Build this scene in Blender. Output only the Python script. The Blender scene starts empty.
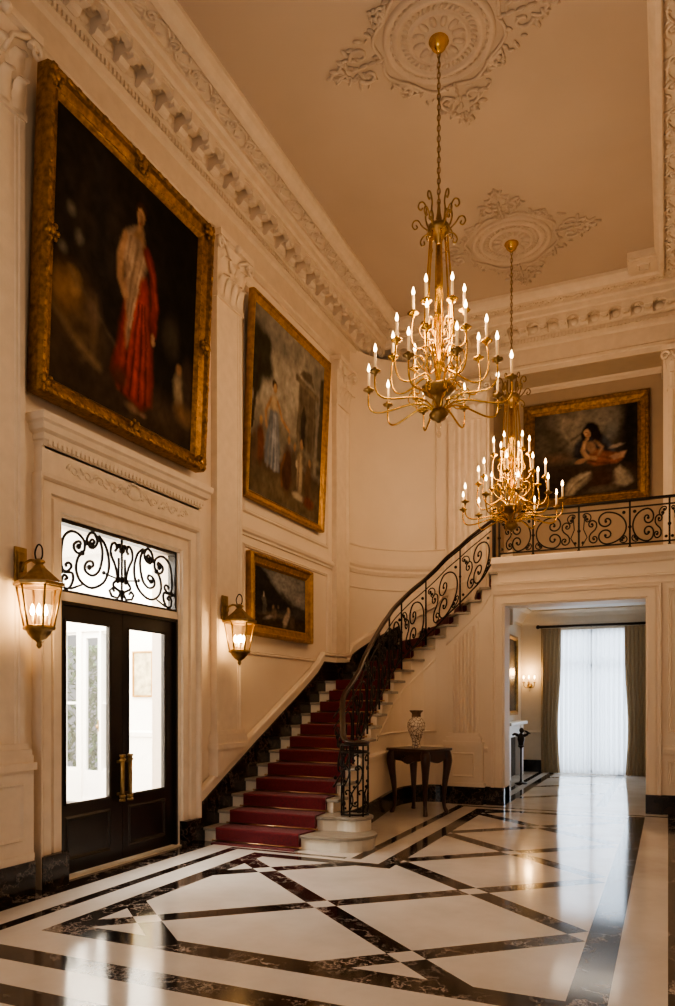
import bpy, bmesh, math, random
import numpy as np
from mathutils import Vector, Matrix
random.seed(7)
PI = math.pi
SC = bpy.context.scene
COL = SC.collection
V = Vector

# ------------------------------------------------------------------ mesh builder
def circ_frame(t, ref=None):
    t = t.normalized()
    if ref is None or abs(t.dot(ref)) > .99:
        ref = V((0, 0, 1)) if abs(t.z) < .9 else V((1, 0, 0))
    u = (ref - t * ref.dot(t)).normalized()
    return u, t.cross(u)

def cr(pts, n=8):
    """Catmull-Rom through 3-D points"""
    P = [V(p) for p in pts]; P = [P[0]*2-P[1]]+P+[P[-1]*2-P[-2]]; out = []
    for i in range(1, len(P)-2):
        for j in range(n):
            t = j/n; a, b, c, d = P[i-1], P[i], P[i+1], P[i+2]
            out.append(.5*((2*b)+(c-a)*t+(2*a-5*b+4*c-d)*t*t+(3*b-a-3*c+d)*t**3))
    out.append(P[-2]); return out

class MB:
    def __init__(s):
        s.v = []; s.f = []; s.sm = []; s.mi = []
    def face(s, idx, smooth=False, mi=0):
        s.f.append(tuple(idx)); s.sm.append(smooth); s.mi.append(mi)
    def box(s, a, b, mi=0, M=None):
        n = len(s.v)
        x0, y0, z0 = a; x1, y1, z1 = b
        if x0 > x1: x0, x1 = x1, x0
        if y0 > y1: y0, y1 = y1, y0
        if z0 > z1: z0, z1 = z1, z0
        p = [(x0,y0,z0),(x1,y0,z0),(x1,y1,z0),(x0,y1,z0),(x0,y0,z1),(x1,y0,z1),(x1,y1,z1),(x0,y1,z1)]
        s.v += [tuple(M @ V(q)) if M else q for q in p]
        for q in ((0,3,2,1),(4,5,6,7),(0,1,5,4),(1,2,6,5),(2,3,7,6),(3,0,4,7)):
            s.face([n+i for i in q], False, mi)
        return s
    def tube(s, pts, r, n=8, closed=False, mi=0, cap=True, flat=None):
        pts = [V(p) for p in pts]
        m = len(pts)
        rr = list(r) if isinstance(r, (list, tuple)) else [r]*m
        base = len(s.v)
        u = None
        for i in range(m):
            if closed: t = pts[(i+1) % m] - pts[(i-1) % m]
            elif i == 0: t = pts[1]-pts[0]
            elif i == m-1: t = pts[-1]-pts[-2]
            else: t = pts[i+1]-pts[i-1]
            if t.length < 1e-9: t = V((0,0,1))
            t.normalize()
            if u is None: u, w = circ_frame(t)
            else:
                u = u - t*u.dot(t)
                if u.length < 1e-6: u, w = circ_frame(t)
                u.normalize()
            w = t.cross(u)
            for k in range(n):
                a = 2*PI*k/n
                s.v.append(tuple(pts[i] + (u*math.cos(a)+w*math.sin(a))*rr[i]))
        for i in range(m if closed else m-1):
            for k in range(n):
                a0 = base+i*n+k; a1 = base+i*n+(k+1) % n
                j = (i+1) % m
                s.face((a0, a1, base+j*n+(k+1) % n, base+j*n+k), True, mi)
        if cap and not closed:
            s.face([base+k for k in range(n)][::-1], False, mi)
            s.face([base+(m-1)*n+k for k in range(n)], False, mi)
        return s
    def lathe(s, prof, n=24, c=(0,0,0), mi=0, a0=0, a1=2*PI, M=None, mod=None):
        base = len(s.v); full = abs(a1-a0-2*PI) < 1e-6
        cols = n if full else n+1
        for (r, z) in prof:
            for k in range(cols):
                a = a0+(a1-a0)*k/n
                q = r*(mod(a, z) if mod else 1)
                p = V((q*math.cos(a), q*math.sin(a), z))
                if M: p = M @ p
                s.v.append((p.x+c[0], p.y+c[1], p.z+c[2]))
        for i in range(len(prof)-1):
            for k in range(n):
                k2 = (k+1) % cols
                s.face((base+i*cols+k, base+i*cols+k2, base+(i+1)*cols+k2, base+(i+1)*cols+k), True, mi)
        return s
    def sweep(s, path, prof, O=(0,0,0), U=(1,0,0), W=(0,1,0), closed=False, mi=0, smooth=False, cap=True, N=None):
        """path: 2-D points in plane (U,W); prof: (offset to the left of travel, height along N)"""
        O, U, W = V(O), V(U), V(W); N = V(N) if N else U.cross(W)
        P = [V((p[0], p[1])) for p in path]; m = len(P); L = len(prof); base = len(s.v)
        for i in range(m):
            d0 = (P[i]-P[i-1]) if (i > 0 or closed) else (P[1]-P[0])
            d1 = (P[(i+1) % m]-P[i]) if (i < m-1 or closed) else (P[-1]-P[-2])
            d0.normalize(); d1.normalize()
            n0 = V((-d0.y, d0.x)); n1 = V((-d1.y, d1.x))
            den = 1+n0.dot(n1)
            mt = (n0+n1)/max(den, .2)
            for (o, h) in prof:
                q = P[i]+mt*o
                s.v.append(tuple(O+U*q.x+W*q.y+N*h))
        for i in range(m if closed else m-1):
            j = (i+1) % m
            for k in range(L-1):
                s.face((base+i*L+k, base+i*L+k+1, base+j*L+k+1, base+j*L+k), smooth, mi)
        if cap and not closed and L > 2:
            s.face([base+k for k in range(L)][::-1], False, mi)
            s.face([base+(m-1)*L+k for k in range(L)], False, mi)
        return s
    def prism(s, poly, h0, h1, O=(0,0,0), U=(1,0,0), W=(0,1,0), mi=0, top_mi=None):
        O, U, W = V(O), V(U), V(W); N = U.cross(W); n = len(poly); b = len(s.v)
        for h in (h0, h1):
            for p in poly: s.v.append(tuple(O+U*p[0]+W*p[1]+N*h))
        s.face([b+i for i in range(n)][::-1], False, mi)
        s.face([b+n+i for i in range(n)], False, mi if top_mi is None else top_mi)
        for i in range(n):
            j = (i+1) % n
            s.face((b+i, b+j, b+n+j, b+n+i), False, mi)
        return s
    def grid(s, fn, nu, nv, mi=0, smooth=True, flip=False):
        b = len(s.v)
        for i in range(nu+1):
            for j in range(nv+1): s.v.append(tuple(fn(i/nu, j/nv)))
        for i in range(nu):
            for j in range(nv):
                q = (b+i*(nv+1)+j, b+(i+1)*(nv+1)+j, b+(i+1)*(nv+1)+j+1, b+i*(nv+1)+j+1)
                s.face(q[::-1] if flip else q, smooth, mi)
        return s
    def ball(s, c, r, n=8, m=6, M=None, mi=0):
        r = (r, r, r) if not isinstance(r, (tuple, list)) else r
        def fn(a, b):
            th = PI*b; ph = 2*PI*a
            p = V((r[0]*math.sin(th)*math.cos(ph), r[1]*math.sin(th)*math.sin(ph), -r[2]*math.cos(th)))
            if M: p = M @ p
            return V(c)+p
        return s.grid(fn, n, m, mi)
    def build(s, name, mats, parent=None, kind=None, bevel=0, loc=None):
        me = bpy.data.meshes.new(name)
        me.from_pydata(s.v, [], s.f)
        mats = mats if isinstance(mats, (list, tuple)) else [mats]
        for m in mats: me.materials.append(m)
        me.polygons.foreach_set('use_smooth', s.sm)
        me.polygons.foreach_set('material_index', s.mi)
        bm = bmesh.new(); bm.from_mesh(me)
        bmesh.ops.recalc_face_normals(bm, faces=bm.faces)
        bm.to_mesh(me); bm.free()
        me.update()
        o = bpy.data.objects.new(name, me); COL.objects.link(o)
        if parent is not None: o.parent = parent
        if loc: o.location = loc
        if kind: o['kind'] = kind
        if bevel:
            b = o.modifiers.new('bevel', 'BEVEL'); b.width = bevel; b.segments = 2; b.limit_method = 'ANGLE'
        return o

def tag(o, label, cat, group=None):
    o['label'] = label; o['category'] = cat
    if group: o['group'] = group
    return o
def thing(name, label, cat, loc=(0,0,0), rz=0, group=None):
    o = bpy.data.objects.new(name, None); COL.objects.link(o)
    o.location = loc; o.rotation_euler = (0, 0, rz); o.empty_display_size = .1
    return tag(o, label, cat, group)
def copy_tree(o, parent=None):
    c = o.copy(); COL.objects.link(c)
    if parent is not None: c.parent = parent
    for ch in list(o.children): copy_tree(ch, c)
    return c

# ------------------------------------------------------------------ materials
class X:
    """tiny expression helper over math nodes"""
    def __init__(s, nt, k): s.nt = nt; s.k = k
    def _m(s, op, *a):
        n = s.nt.nodes.new('ShaderNodeMath'); n.operation = op
        for i, q in enumerate((s,)+a):
            if isinstance(q, X): s.nt.links.new(q.k, n.inputs[i])
            else: n.inputs[i].default_value = q
        return X(s.nt, n.outputs[0])
    def __add__(s, o): return s._m('ADD', o)
    def __sub__(s, o): return s._m('SUBTRACT', o)
    def __mul__(s, o): return s._m('MULTIPLY', o)
    def gt(s, o): return s._m('GREATER_THAN', o)
    def lt(s, o): return s._m('LESS_THAN', o)
    def mx(s, o): return s._m('MAXIMUM', o)
    def mn(s, o): return s._m('MINIMUM', o)
    def fl(s, o): return s._m('FLOORED_MODULO', o)
    def ab(s): return s._m('ABSOLUTE')
    def band(s, a, b): return s.gt(a)*s.lt(b)

def new_mat(name):
    m = bpy.data.materials.new(name); m.use_nodes = True
    nt = m.node_tree; b = nt.nodes['Principled BSDF']
    return m, nt, b
def N(nt, t, **kw):
    n = nt.nodes.new(t)
    for k, v in kw.items():
        if k in n.inputs: n.inputs[k].default_value = v
        else: setattr(n, k, v)
    return n
def ramp(nt, fac, stops):
    r = nt.nodes.new('ShaderNodeValToRGB'); e = r.color_ramp.elements
    while len(e) < len(stops): e.new(.5)
    for i, (p, c) in enumerate(stops):
        e[i].position = p; e[i].color = (*c, 1) if len(c) == 3 else c
    nt.links.new(fac, r.inputs[0]); return r.outputs[0]
def mat(name, col, rough=.5, metal=0, var=.12, scale=6, bump=0, bscale=40, emit=None, estr=0, coat=0, spec=.5, sheen=0):
    m, nt, b = new_mat(name)
    tc = N(nt, 'ShaderNodeTexCoord')
    nz = N(nt, 'ShaderNodeTexNoise', Scale=scale, Detail=5.0)
    nt.links.new(tc.outputs['Object'], nz.inputs['Vector'])
    lo = [max(0, c*(1-var)) for c in col]; hi = [min(1, c*(1+var)) for c in col]
    nt.links.new(ramp(nt, nz.outputs['Fac'], [(.3, lo), (.7, hi)]), b.inputs['Base Color'])
    b.inputs['Roughness'].default_value = rough; b.inputs['Metallic'].default_value = metal
    b.inputs['Coat Weight'].default_value = coat; b.inputs['Specular IOR Level'].default_value = spec
    b.inputs['Sheen Weight'].default_value = sheen
    if bump:
        n2 = N(nt, 'ShaderNodeTexNoise', Scale=bscale, Detail=4.0)
        nt.links.new(tc.outputs['Object'], n2.inputs['Vector'])
        bp = N(nt, 'ShaderNodeBump', Strength=bump, Distance=.01)
        nt.links.new(n2.outputs['Fac'], bp.inputs['Height']); nt.links.new(bp.outputs[0], b.inputs['Normal'])
    if emit:
        b.inputs['Emission Color'].default_value = (*emit, 1); b.inputs['Emission Strength'].default_value = estr
    return m
def glass(name, tint=(1,1,1), gloss=.08, rough=.02):
    m, nt, b = new_mat(name); nt.nodes.remove(b)
    t = N(nt, 'ShaderNodeBsdfTransparent', Color=(*tint, 1)); g = N(nt, 'ShaderNodeBsdfGlossy', Roughness=rough)
    mx = N(nt, 'ShaderNodeMixShader'); lw = N(nt, 'ShaderNodeLayerWeight', Blend=.5)
    nz = (X(nt, lw.outputs['Facing'])._m('POWER', 4.0))*.5 + gloss*.5
    nt.links.new(nz.k, mx.inputs[0])
    nt.links.new(t.outputs[0], mx.inputs[1]); nt.links.new(g.outputs[0], mx.inputs[2])
    nt.links.new(mx.outputs[0], nt.nodes['Material Output'].inputs[0])
    return m
def cloth(name, col, transl=.5, transp=0, sc=30):
    m, nt, b = new_mat(name); nt.nodes.remove(b)
    tc = N(nt, 'ShaderNodeTexCoord'); nz = N(nt, 'ShaderNodeTexNoise', Scale=sc)
    nt.links.new(tc.outputs['Object'], nz.inputs['Vector'])
    c = ramp(nt, nz.outputs['Fac'], [(.3, [x*.9 for x in col]), (.7, col)])
    d = N(nt, 'ShaderNodeBsdfDiffuse'); t = N(nt, 'ShaderNodeBsdfTranslucent'); p = N(nt, 'ShaderNodeBsdfTransparent')
    nt.links.new(c, d.inputs[0]); nt.links.new(c, t.inputs[0])
    m1 = N(nt, 'ShaderNodeMixShader'); m1.inputs[0].default_value = transl
    m2 = N(nt, 'ShaderNodeMixShader'); m2.inputs[0].default_value = transp
    nt.links.new(d.outputs[0], m1.inputs[1]); nt.links.new(t.outputs[0], m1.inputs[2])
    nt.links.new(m1.outputs[0], m2.inputs[1]); nt.links.new(p.outputs[0], m2.inputs[2])
    nt.links.new(m2.outputs[0], nt.nodes['Material Output'].inputs[0])
    return m
def dark_marble_col(nt, vec, vs=1.0):
    nz = N(nt, 'ShaderNodeTexNoise', Scale=3.0, Detail=7.0, Roughness=.65); nt.links.new(vec, nz.inputs['Vector'])
    mm = N(nt, 'ShaderNodeVectorMath', operation='SCALE'); mm.inputs['Scale'].default_value = 1.3
    nt.links.new(nz.outputs['Color'], mm.inputs[0])
    ad = N(nt, 'ShaderNodeVectorMath', operation='ADD'); nt.links.new(vec, ad.inputs[0]); nt.links.new(mm.outputs[0], ad.inputs[1])
    vo = N(nt, 'ShaderNodeTexVoronoi', Scale=2.6); vo.feature = 'DISTANCE_TO_EDGE'; nt.links.new(ad.outputs[0], vo.inputs['Vector'])
    n3 = N(nt, 'ShaderNodeTexNoise', Scale=1.7, Detail=3.0); nt.links.new(vec, n3.inputs['Vector'])
    edge = X(nt, vo.outputs['Distance']); patch = X(nt, n3.outputs['Fac'])
    vein = (edge*0 + 1) - (edge * 22)._m('MINIMUM', 1.0)
    vein = vein * (patch - .40)._m('MULTIPLY', 6.0).mx(0).mn(1) * vs
    base = ramp(nt, nz.outputs['Fac'], [(.35, (.006,.004,.003)), (.65, (.030,.018,.013))])
    mx = N(nt, 'ShaderNodeMix', data_type='RGBA'); nt.links.new(vein.k, mx.inputs[0]); nt.links.new(base, mx.inputs[6])
    mx.inputs[7].default_value = (.5, .42, .36, 1)
    return mx.outputs[2]

def floor_material():
    m, nt, b = new_mat('inlaid_marble')
    geo = N(nt, 'ShaderNodeNewGeometry'); sep = N(nt, 'ShaderNodeSeparateXYZ'); nt.links.new(geo.outputs['Position'], sep.inputs[0])
    x, y = X(nt, sep.outputs[0]), X(nt, sep.outputs[1])
    hall = y.lt(11.5)
    D = x.band(-5.2, -4.64)*y.lt(7.2)
    def add(q):
        nonlocal D; D = D.mx(q)
    add(x.band(-4.37, -4.26)*y.band(3.6, 6.95))
    add(y.band(6.96, 7.03)*x.band(-4.37, -3.0))
    add(x.band(-4.0, -3.82)*y.band(3.93, 6.87))
    add(y.band(6.72, 6.87)*x.band(-4.0, -2.43))
    add(x.band(-2.60, -2.43)*y.band(6.72, 11.0))
    add(x.band(-2.95, -2.84)*y.band(7.0, 11.2))
    add(x.band(-.50, -.29)*y.lt(11.1))
    add(x.band(0.0, .35)*y.lt(11.9))
    add(y.band(3.93, 4.13)*x.band(-4.0, -.30))
    add(y.band(3.40, 3.60)*x.band(-4.37, .1))
    add(y.band(2.90, 3.10)*x.gt(-5.0)*x.lt(0))
    add(y.band(10.84, 11.0)*x.band(-2.6, -.3))
    add(y.band(11.18, 11.26)*x.band(-2.95, 0.0))
    inside = x.band(-3.9, -.45)*y.band(4.05, 10.9)
    inside = inside*(x.lt(-2.5)*y.gt(6.8))._m('MULTIPLY', -1.0)._m('ADD', 1.0)
    def lat(sg):
        q = (y - 5.33) - (x + 2.5)*(.875*sg)
        q = (q + .875).fl(1.75) - .875
        return q.ab().lt(.115)
    A, B = lat(1), lat(-1)
    L = (A + B) - (A*B)*2.0
    add(L*inside)
    far = y.gt(11.95)
    add(far*(x.band(-2.42, -2.28).mx(x.band(-2.66, -2.56)).mx(x.band(-1.0, -.86))))
    add(far*x.band(-2.3, -.95)*lat(1)*.8)
    pos = geo.outputs['Position']
    dk = dark_marble_col(nt, pos)
    n1 = N(nt, 'ShaderNodeTexNoise', Scale=1.1, Detail=6.0, Roughness=.6); nt.links.new(pos, n1.inputs['Vector'])
    wh = ramp(nt, n1.outputs['Fac'], [(.3, (.58,.525,.46)), (.55, (.70,.645,.575)), (.75, (.77,.72,.65))])
    mx = N(nt, 'ShaderNodeMix', data_type='RGBA')
    nt.links.new(D.k, mx.inputs[0]); nt.links.new(wh, mx.inputs[6]); nt.links.new(dk, mx.inputs[7])
    nt.links.new(mx.outputs[2], b.inputs['Base Color'])
    b.inputs['Roughness'].default_value = .10
    b.inputs['Specular IOR Level'].default_value = .75
    n2 = N(nt, 'ShaderNodeTexNoise', Scale=1.6, Detail=1.0); nt.links.new(pos, n2.inputs['Vector'])
    bp = N(nt, 'ShaderNodeBump', Strength=.05, Distance=.02); nt.links.new(n2.outputs['Fac'], bp.inputs['Height'])
    nt.links.new(bp.outputs[0], b.inputs['Normal'])
    return m
def skirting_material():
    m, nt, b = new_mat('dark_veined_marble')
    tc = N(nt, 'ShaderNodeTexCoord')
    nt.links.new(dark_marble_col(nt, tc.outputs['Object'], .3), b.inputs['Base Color'])
    b.inputs['Roughness'].default_value = .15
    return m
def painted_material():
    m, nt, b = new_mat('oil_paint')
    a = N(nt, 'ShaderNodeAttribute'); a.attribute_name = 'paint'
    tc = N(nt, 'ShaderNodeTexCoord'); nz = N(nt, 'ShaderNodeTexNoise', Scale=55.0, Detail=3.0); nt.links.new(tc.outputs['Object'], nz.inputs['Vector'])
    nt.links.new(a.outputs['Color'], b.inputs['Base Color'])
    bp = N(nt, 'ShaderNodeBump', Strength=.15, Distance=.005); nt.links.new(nz.outputs['Fac'], bp.inputs['Height']); nt.links.new(bp.outputs[0], b.inputs['Normal'])
    b.inputs['Roughness'].default_value = .6; b.inputs['Specular IOR Level'].default_value = .06
    return m
def vase_material():
    m, nt, b = new_mat('patterned_porcelain')
    tc = N(nt, 'ShaderNodeTexCoord'); vo = N(nt, 'ShaderNodeTexVoronoi', Scale=22.0); vo.feature = 'DISTANCE_TO_EDGE'
    nz = N(nt, 'ShaderNodeTexNoise', Scale=30.0, Detail=4.0)
    nt.links.new(tc.outputs['Object'], vo.inputs['Vector']); nt.links.new(tc.outputs['Object'], nz.inputs['Vector'])
    f = X(nt, vo.outputs['Distance'])*5.0 + X(nt, nz.outputs['Fac'])*.55
    c = ramp(nt, f.k, [(.30, (.10,.07,.06)), (.5, (.28,.20,.15)), (.72, (.62,.52,.40)), (.95, (.70,.60,.48))])
    nt.links.new(c, b.inputs['Base Color']); b.inputs['Roughness'].default_value = .2
    return m

M_WALL = mat('cream_plaster', (.80,.685,.555), .55, var=.03, scale=1.5, bump=.05, bscale=90)
M_ORN = mat('cream_ornament', (.77,.655,.525), .6, var=.05, scale=8, bump=.1, bscale=60)
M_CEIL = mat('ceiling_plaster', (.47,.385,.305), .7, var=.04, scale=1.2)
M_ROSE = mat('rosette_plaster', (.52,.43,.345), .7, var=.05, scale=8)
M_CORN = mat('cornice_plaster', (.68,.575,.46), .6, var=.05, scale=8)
M_FLOOR = floor_material()
M_SKIRT = skirting_material()
M_STONE = mat('cream_stone', (.80,.735,.62), .45, var=.08, scale=5, bump=.05)
M_TREAD = mat('grey_stone_tread', (.32,.28,.225), .4, var=.15, scale=9)
M_RED = mat('red_carpet', (.13,.006,.011), .95, var=.3, scale=60, bump=.5, bscale=300, sheen=.15)
M_ROD = mat('brass_rod', (.55,.36,.20), .3, 1, var=.1)
M_IRON = mat('black_iron', (.018,.015,.013), .42, .6, var=.2, scale=20)
M_HAND = mat('dark_handrail_wood', (.030,.012,.006), .35, var=.25, scale=10, coat=.1)
M_DOOR = mat('dark_door_wood', (.014,.0095,.007), .32, var=.25, scale=5, coat=.1)
M_WOOD = mat('dark_mahogany', (.045,.016,.010), .3, var=.35, scale=8, coat=.25)
M_GOLD = mat('gilt_frame', (.29,.165,.05), .42, .75, var=.45, scale=18, bump=.6, bscale=55)
M_GOLD2 = mat('gilt_frame_plain', (.40,.235,.075), .40, .75, var=.3, scale=14, bump=.3, bscale=70)
M_BRASS = mat('chandelier_brass', (.66,.42,.10), .27, 1, var=.18, scale=12)
M_OLDBR = mat('aged_brass', (.30,.20,.085), .40, .85, var=.25, scale=18)
M_BRONZE = mat('dark_bronze', (.035,.024,.018), .35, .6, var=.3, scale=20)
M_CAND = mat('candle_sleeve', (.85,.70,.48), .5, var=.04, emit=(1,.52,.18), estr=.35)
M_FLAME = mat('lit_bulb', (1,.8,.5), .4, var=0, emit=(1,.66,.33), estr=22)
M_FLAME2 = mat('lit_lantern_bulb', (1,.8,.5), .4, var=0, emit=(1,.66,.30), estr=75)
M_GLASS = glass('clear_glass')
M_LGLASS = glass('lantern_glass', (1,.93,.80))
M_CRYS = glass('crystal', (.95,.92,.86))
M_PAINT = painted_material()
M_VASE = vase_material()
M_DRAPE = cloth('taupe_drape', (.40,.30,.19), .10, 0, 40)
M_SHEER = cloth('white_sheer', (.93,.94,.97), .75, .22, 60)
M_WHITE = mat('white_paint', (.82,.80,.76), .45, var=.03)
M_WPORCH = mat('porch_plaster', (.84,.81,.75), .6, var=.03)
M_PFLOOR = mat('porch_stone', (.62,.58,.52), .4, var=.1)
M_FARW = mat('far_room_plaster', (.62,.53,.41), .6, var=.03)
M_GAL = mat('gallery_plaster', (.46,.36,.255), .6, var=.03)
M_MIRROR = mat('dark_canvas', (.02,.016,.014), .25, var=.4, scale=6)
M_LEAF = mat('hedge_leaf', (.10,.17,.06), .6, var=.5, scale=30)
M_MAT = mat('door_mat', (.10,.085,.07), .9, var=.3, scale=40)
M_LEAN = mat('garden_wall', (.7,.7,.68), .8, var=.1)

# ------------------------------------------------------------------ constants of the hall
WX, RX = -4.955, .58
YF, YB, Y0, H = 11.53, 12.85, -2.5, 8.15
YE = (0, 1, 0); ZE = (0, 0, 1)
trim_n = [0]
def trim(mb, m=None, bevel=0):
    trim_n[0] += 1
    return mb.build('trim_%d' % trim_n[0], m or M_WALL, kind='structure', bevel=bevel)
def S(mb, name, m, bevel=0): return mb.build(name, m, kind='structure', bevel=bevel)

# floor, ceiling, walls
S(MB().box((-5.4, Y0-.3, -.2), (3.4, 17.6, 0)), 'floor', M_FLOOR)
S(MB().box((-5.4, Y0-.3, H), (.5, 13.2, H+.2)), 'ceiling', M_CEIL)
mb = MB()
DY0, DY1, DZ, TZ0, TZ1 = 5.075, 6.83, 2.50, 2.58, 3.24
mb.box((-5.3, Y0, 0), (WX, DY0, H)); mb.box((-5.3, DY1, 0), (WX, 13.2, H))
mb.box((-5.3, DY0, TZ1), (WX, DY1, H)); mb.box((-5.16, DY0, DZ), (WX, DY1, TZ0))
S(mb, 'wall_left', M_WALL)
mb = MB()
mb.box((-4.95, YB, 0), (-2.82, 13.2, H)); mb.box((-2.82, YB, 7.37), (RX, 13.2, H))
mb.box((-.07, YB, 3.72), (RX, 13.2, 7.37)); mb.box((-2.82, YB, 2.9), (-2.42, 12.94, 3.72))
S(mb, 'wall_back', M_WALL)
# curved corner of the stair well
CR, CCX, CCY = 1.352, -3.6, 11.5
mb = MB()
mb.grid(lambda a, b: (CCX-CR*math.cos(a*PI/2), CCY+CR*math.sin(a*PI/2), b*7.64), 24, 1)
S(mb, 'wall_corner', M_WALL)
mb = MB(); ap_ = [(CCX-CR*math.cos(k/20*PI/2), CCY+CR*math.sin(k/20*PI/2)) for k in range(21)]
mb.prism([(WX-.02, YB+.02)] + [(x, y) for x, y in ap_[::-1]], 7.12, 7.16)
trim(mb)
def arc_path(r, n=20): return [(CCX-r*math.cos(k/n*PI/2), CCY+r*math.sin(k/n*PI/2)) for k in range(n+1)]
def half_round(r, z, w=1): return [(0, z-r*w), (r*.6, z-r*w*.9), (r, z), (r*.6, z+r*w*.9), (0, z+r*w)]
mb = MB()
ap = arc_path(CR)
rev = lambda pr: [(-o, h) for o, h in pr]
for pr in ([(0,3.80),(.02,3.80),(.035,3.86),(.025,3.9),(.05,3.94),(.06,3.99),(0,4.0)], half_round(.018, 4.28), half_round(.018, 3.56)):
    mb.sweep(ap, rev(pr))
for a in (PI/2*.04, PI/2*.92):
    x, y = CCX-CR*math.cos(a), CCY+CR*math.sin(a)
    mb.tube([(x, y, 4.28), (x, y, 7.1)], .018, 6)
    mb.tube([(x, y, 1.5), (x, y, 3.56)], .018, 6)
trim(mb)
# recess above the balcony
mb = MB()
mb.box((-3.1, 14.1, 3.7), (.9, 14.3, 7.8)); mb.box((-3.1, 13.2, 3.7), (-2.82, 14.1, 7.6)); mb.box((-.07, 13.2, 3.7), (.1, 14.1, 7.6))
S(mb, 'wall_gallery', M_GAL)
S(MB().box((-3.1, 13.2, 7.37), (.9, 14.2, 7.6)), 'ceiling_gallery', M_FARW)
mb = MB().sweep([(-2.82, 14.1), (-.07, 14.1)], rev([(0,7.28),(.02,7.28),(.03,7.32),(.06,7.34),(.07,7.37),(0,7.37)]))
mb.box((-.10, 13.25, 7.15), (-.07, 14.05, 7.37))
trim(mb)
# opening wall
mb = MB()
OX0, OX1, OZ, YJ = -2.29, -.29, 3.06, 11.90
mb.box((-2.43, YF, 0), (OX0, YJ, 3.70)); mb.box((OX1, YF, 0), (3.4, YJ, 3.70)); mb.box((OX0, YF, OZ), (OX1, YJ, 3.70))
S(mb, 'wall_opening', M_WALL)
S(MB().box((-2.42, YF+.02, 3.63), (RX, 14.15, 3.72)).box((-2.95, 12.95, 3.63), (-2.42, 14.15, 3.72)), 'floor_gallery', M_STONE)
mb = MB()
# casing, lintel mouldings, gallery edge
mb.sweep([(OX1, .27), (OX1, OZ), (OX0, OZ), (OX0, .27)], [(-.0,0),(0,.03),(-.02,.035),(-.03,.05),(-.13,.05),(-.14,.035),(-.16,.035),(-.17,.06),(-.20,.065),(-.21,0)], O=(0,YF,0), U=(1,0,0), W=ZE, N=(0,-1,0))
for z, r in ((3.30,.02), (3.40,.03), (3.43,.02)):
    mb.box((-2.5, YF-r, z-.012), (RX, YF, z+.012))
mb.sweep([(-2.48, YF), (RX, YF)], rev([(0,3.58),(.03,3.60),(.04,3.64),(.08,3.68),(.10,3.70),(.10,3.78),(.08,3.80),(-.2,3.80),(-.2,3.6)]))
trim(mb)
# right pier, beam over the side aisle, aisle and rear walls
S(MB().box((RX, 11.4, 0), (.95, 13.2, H)).box((RX, Y0, 6.1), (.95, 11.4, H+.2)).box((3.2, Y0, 0), (3.4, 11.6, 6.3)).box((.95, Y0, 6.1), (3.4, 11.6, 6.3)).box((.95,11.4,3.7),(3.4,11.6,6.3)), 'wall_right', M_WALL)
mb = MB()
mb.box((-5.3, Y0-.2, 0), (-4.2, Y0, H)); mb.box((-.6, Y0-.2, 0), (3.4, Y0, H)); mb.box((-4.2, Y0-.2, 5.0), (-.6, Y0, H))
S(mb, 'wall_front', M_WALL)

# ------------------------------------------------------------------ entablature and cornice
CORN = [(0,7.12),(.03,7.12),(.03,7.2),(.045,7.22),(.045,7.26),(.015,7.28),(.015,7.54),(.05,7.57),(.06,7.62),(.06,7.70),(.10,7.72),(.12,7.80),(.12,7.85),(.34,7.85),(.34,7.88),(.37,7.90),(.38,7.97),(.42,7.99),(.42,8.035),(.625,8.035),(.625,7.99),(.64,7.98),(.69,7.99),(.73,8.04),(.75,8.09),(.76,8.10),(.76,8.17)]
mb = MB()
cpath = [(WX, Y0), (WX, YB), (RX, YB), (RX, Y0)]
mb.sweep(cpath, rev(CORN))
# stepped corner of the ceiling border
mb.box((RX-1.13, YB-1.15, 8.05), (RX-.70, YB-.70, 8.16)); mb.box((RX-1.10, YB-1.12, 8.02), (RX-.72, YB-.72, 8.06))
mb.sweep([(RX-1.0, YB-1.02), (RX-.82, YB-1.02), (RX-.82, YB-.82), (RX-1.0, YB-.82)], [(0,8.02),(.01,8.0),(.03,8.0),(.04,8.02)], closed=True)
trim(mb, M_CORN)
def along(n0, n1):  # cornice runs: (origin, direction, inward normal, length)
    return
RUNS = [((WX, 3.0), (0,1), (1,0), YB-3.0-.35), ((WX+.35, YB), (1,0), (0,-1), RX-WX-.7), ((RX, 5.5), (0,1), (-1,0), YB-5.5-.35)]
den, modl, rin = MB(), MB(), MB()
def rbox(mb, o, d, n, s0, s1, p0, p1, z0, z1):
    x = [o[0]+d[0]*a+n[0]*p for a in (s0, s1) for p in (p0, p1)]; y = [o[1]+d[1]*a+n[1]*p for a in (s0, s1) for p in (p0, p1)]
    mb.box((min(x), min(y), z0), (max(x), max(y), z1))
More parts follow.
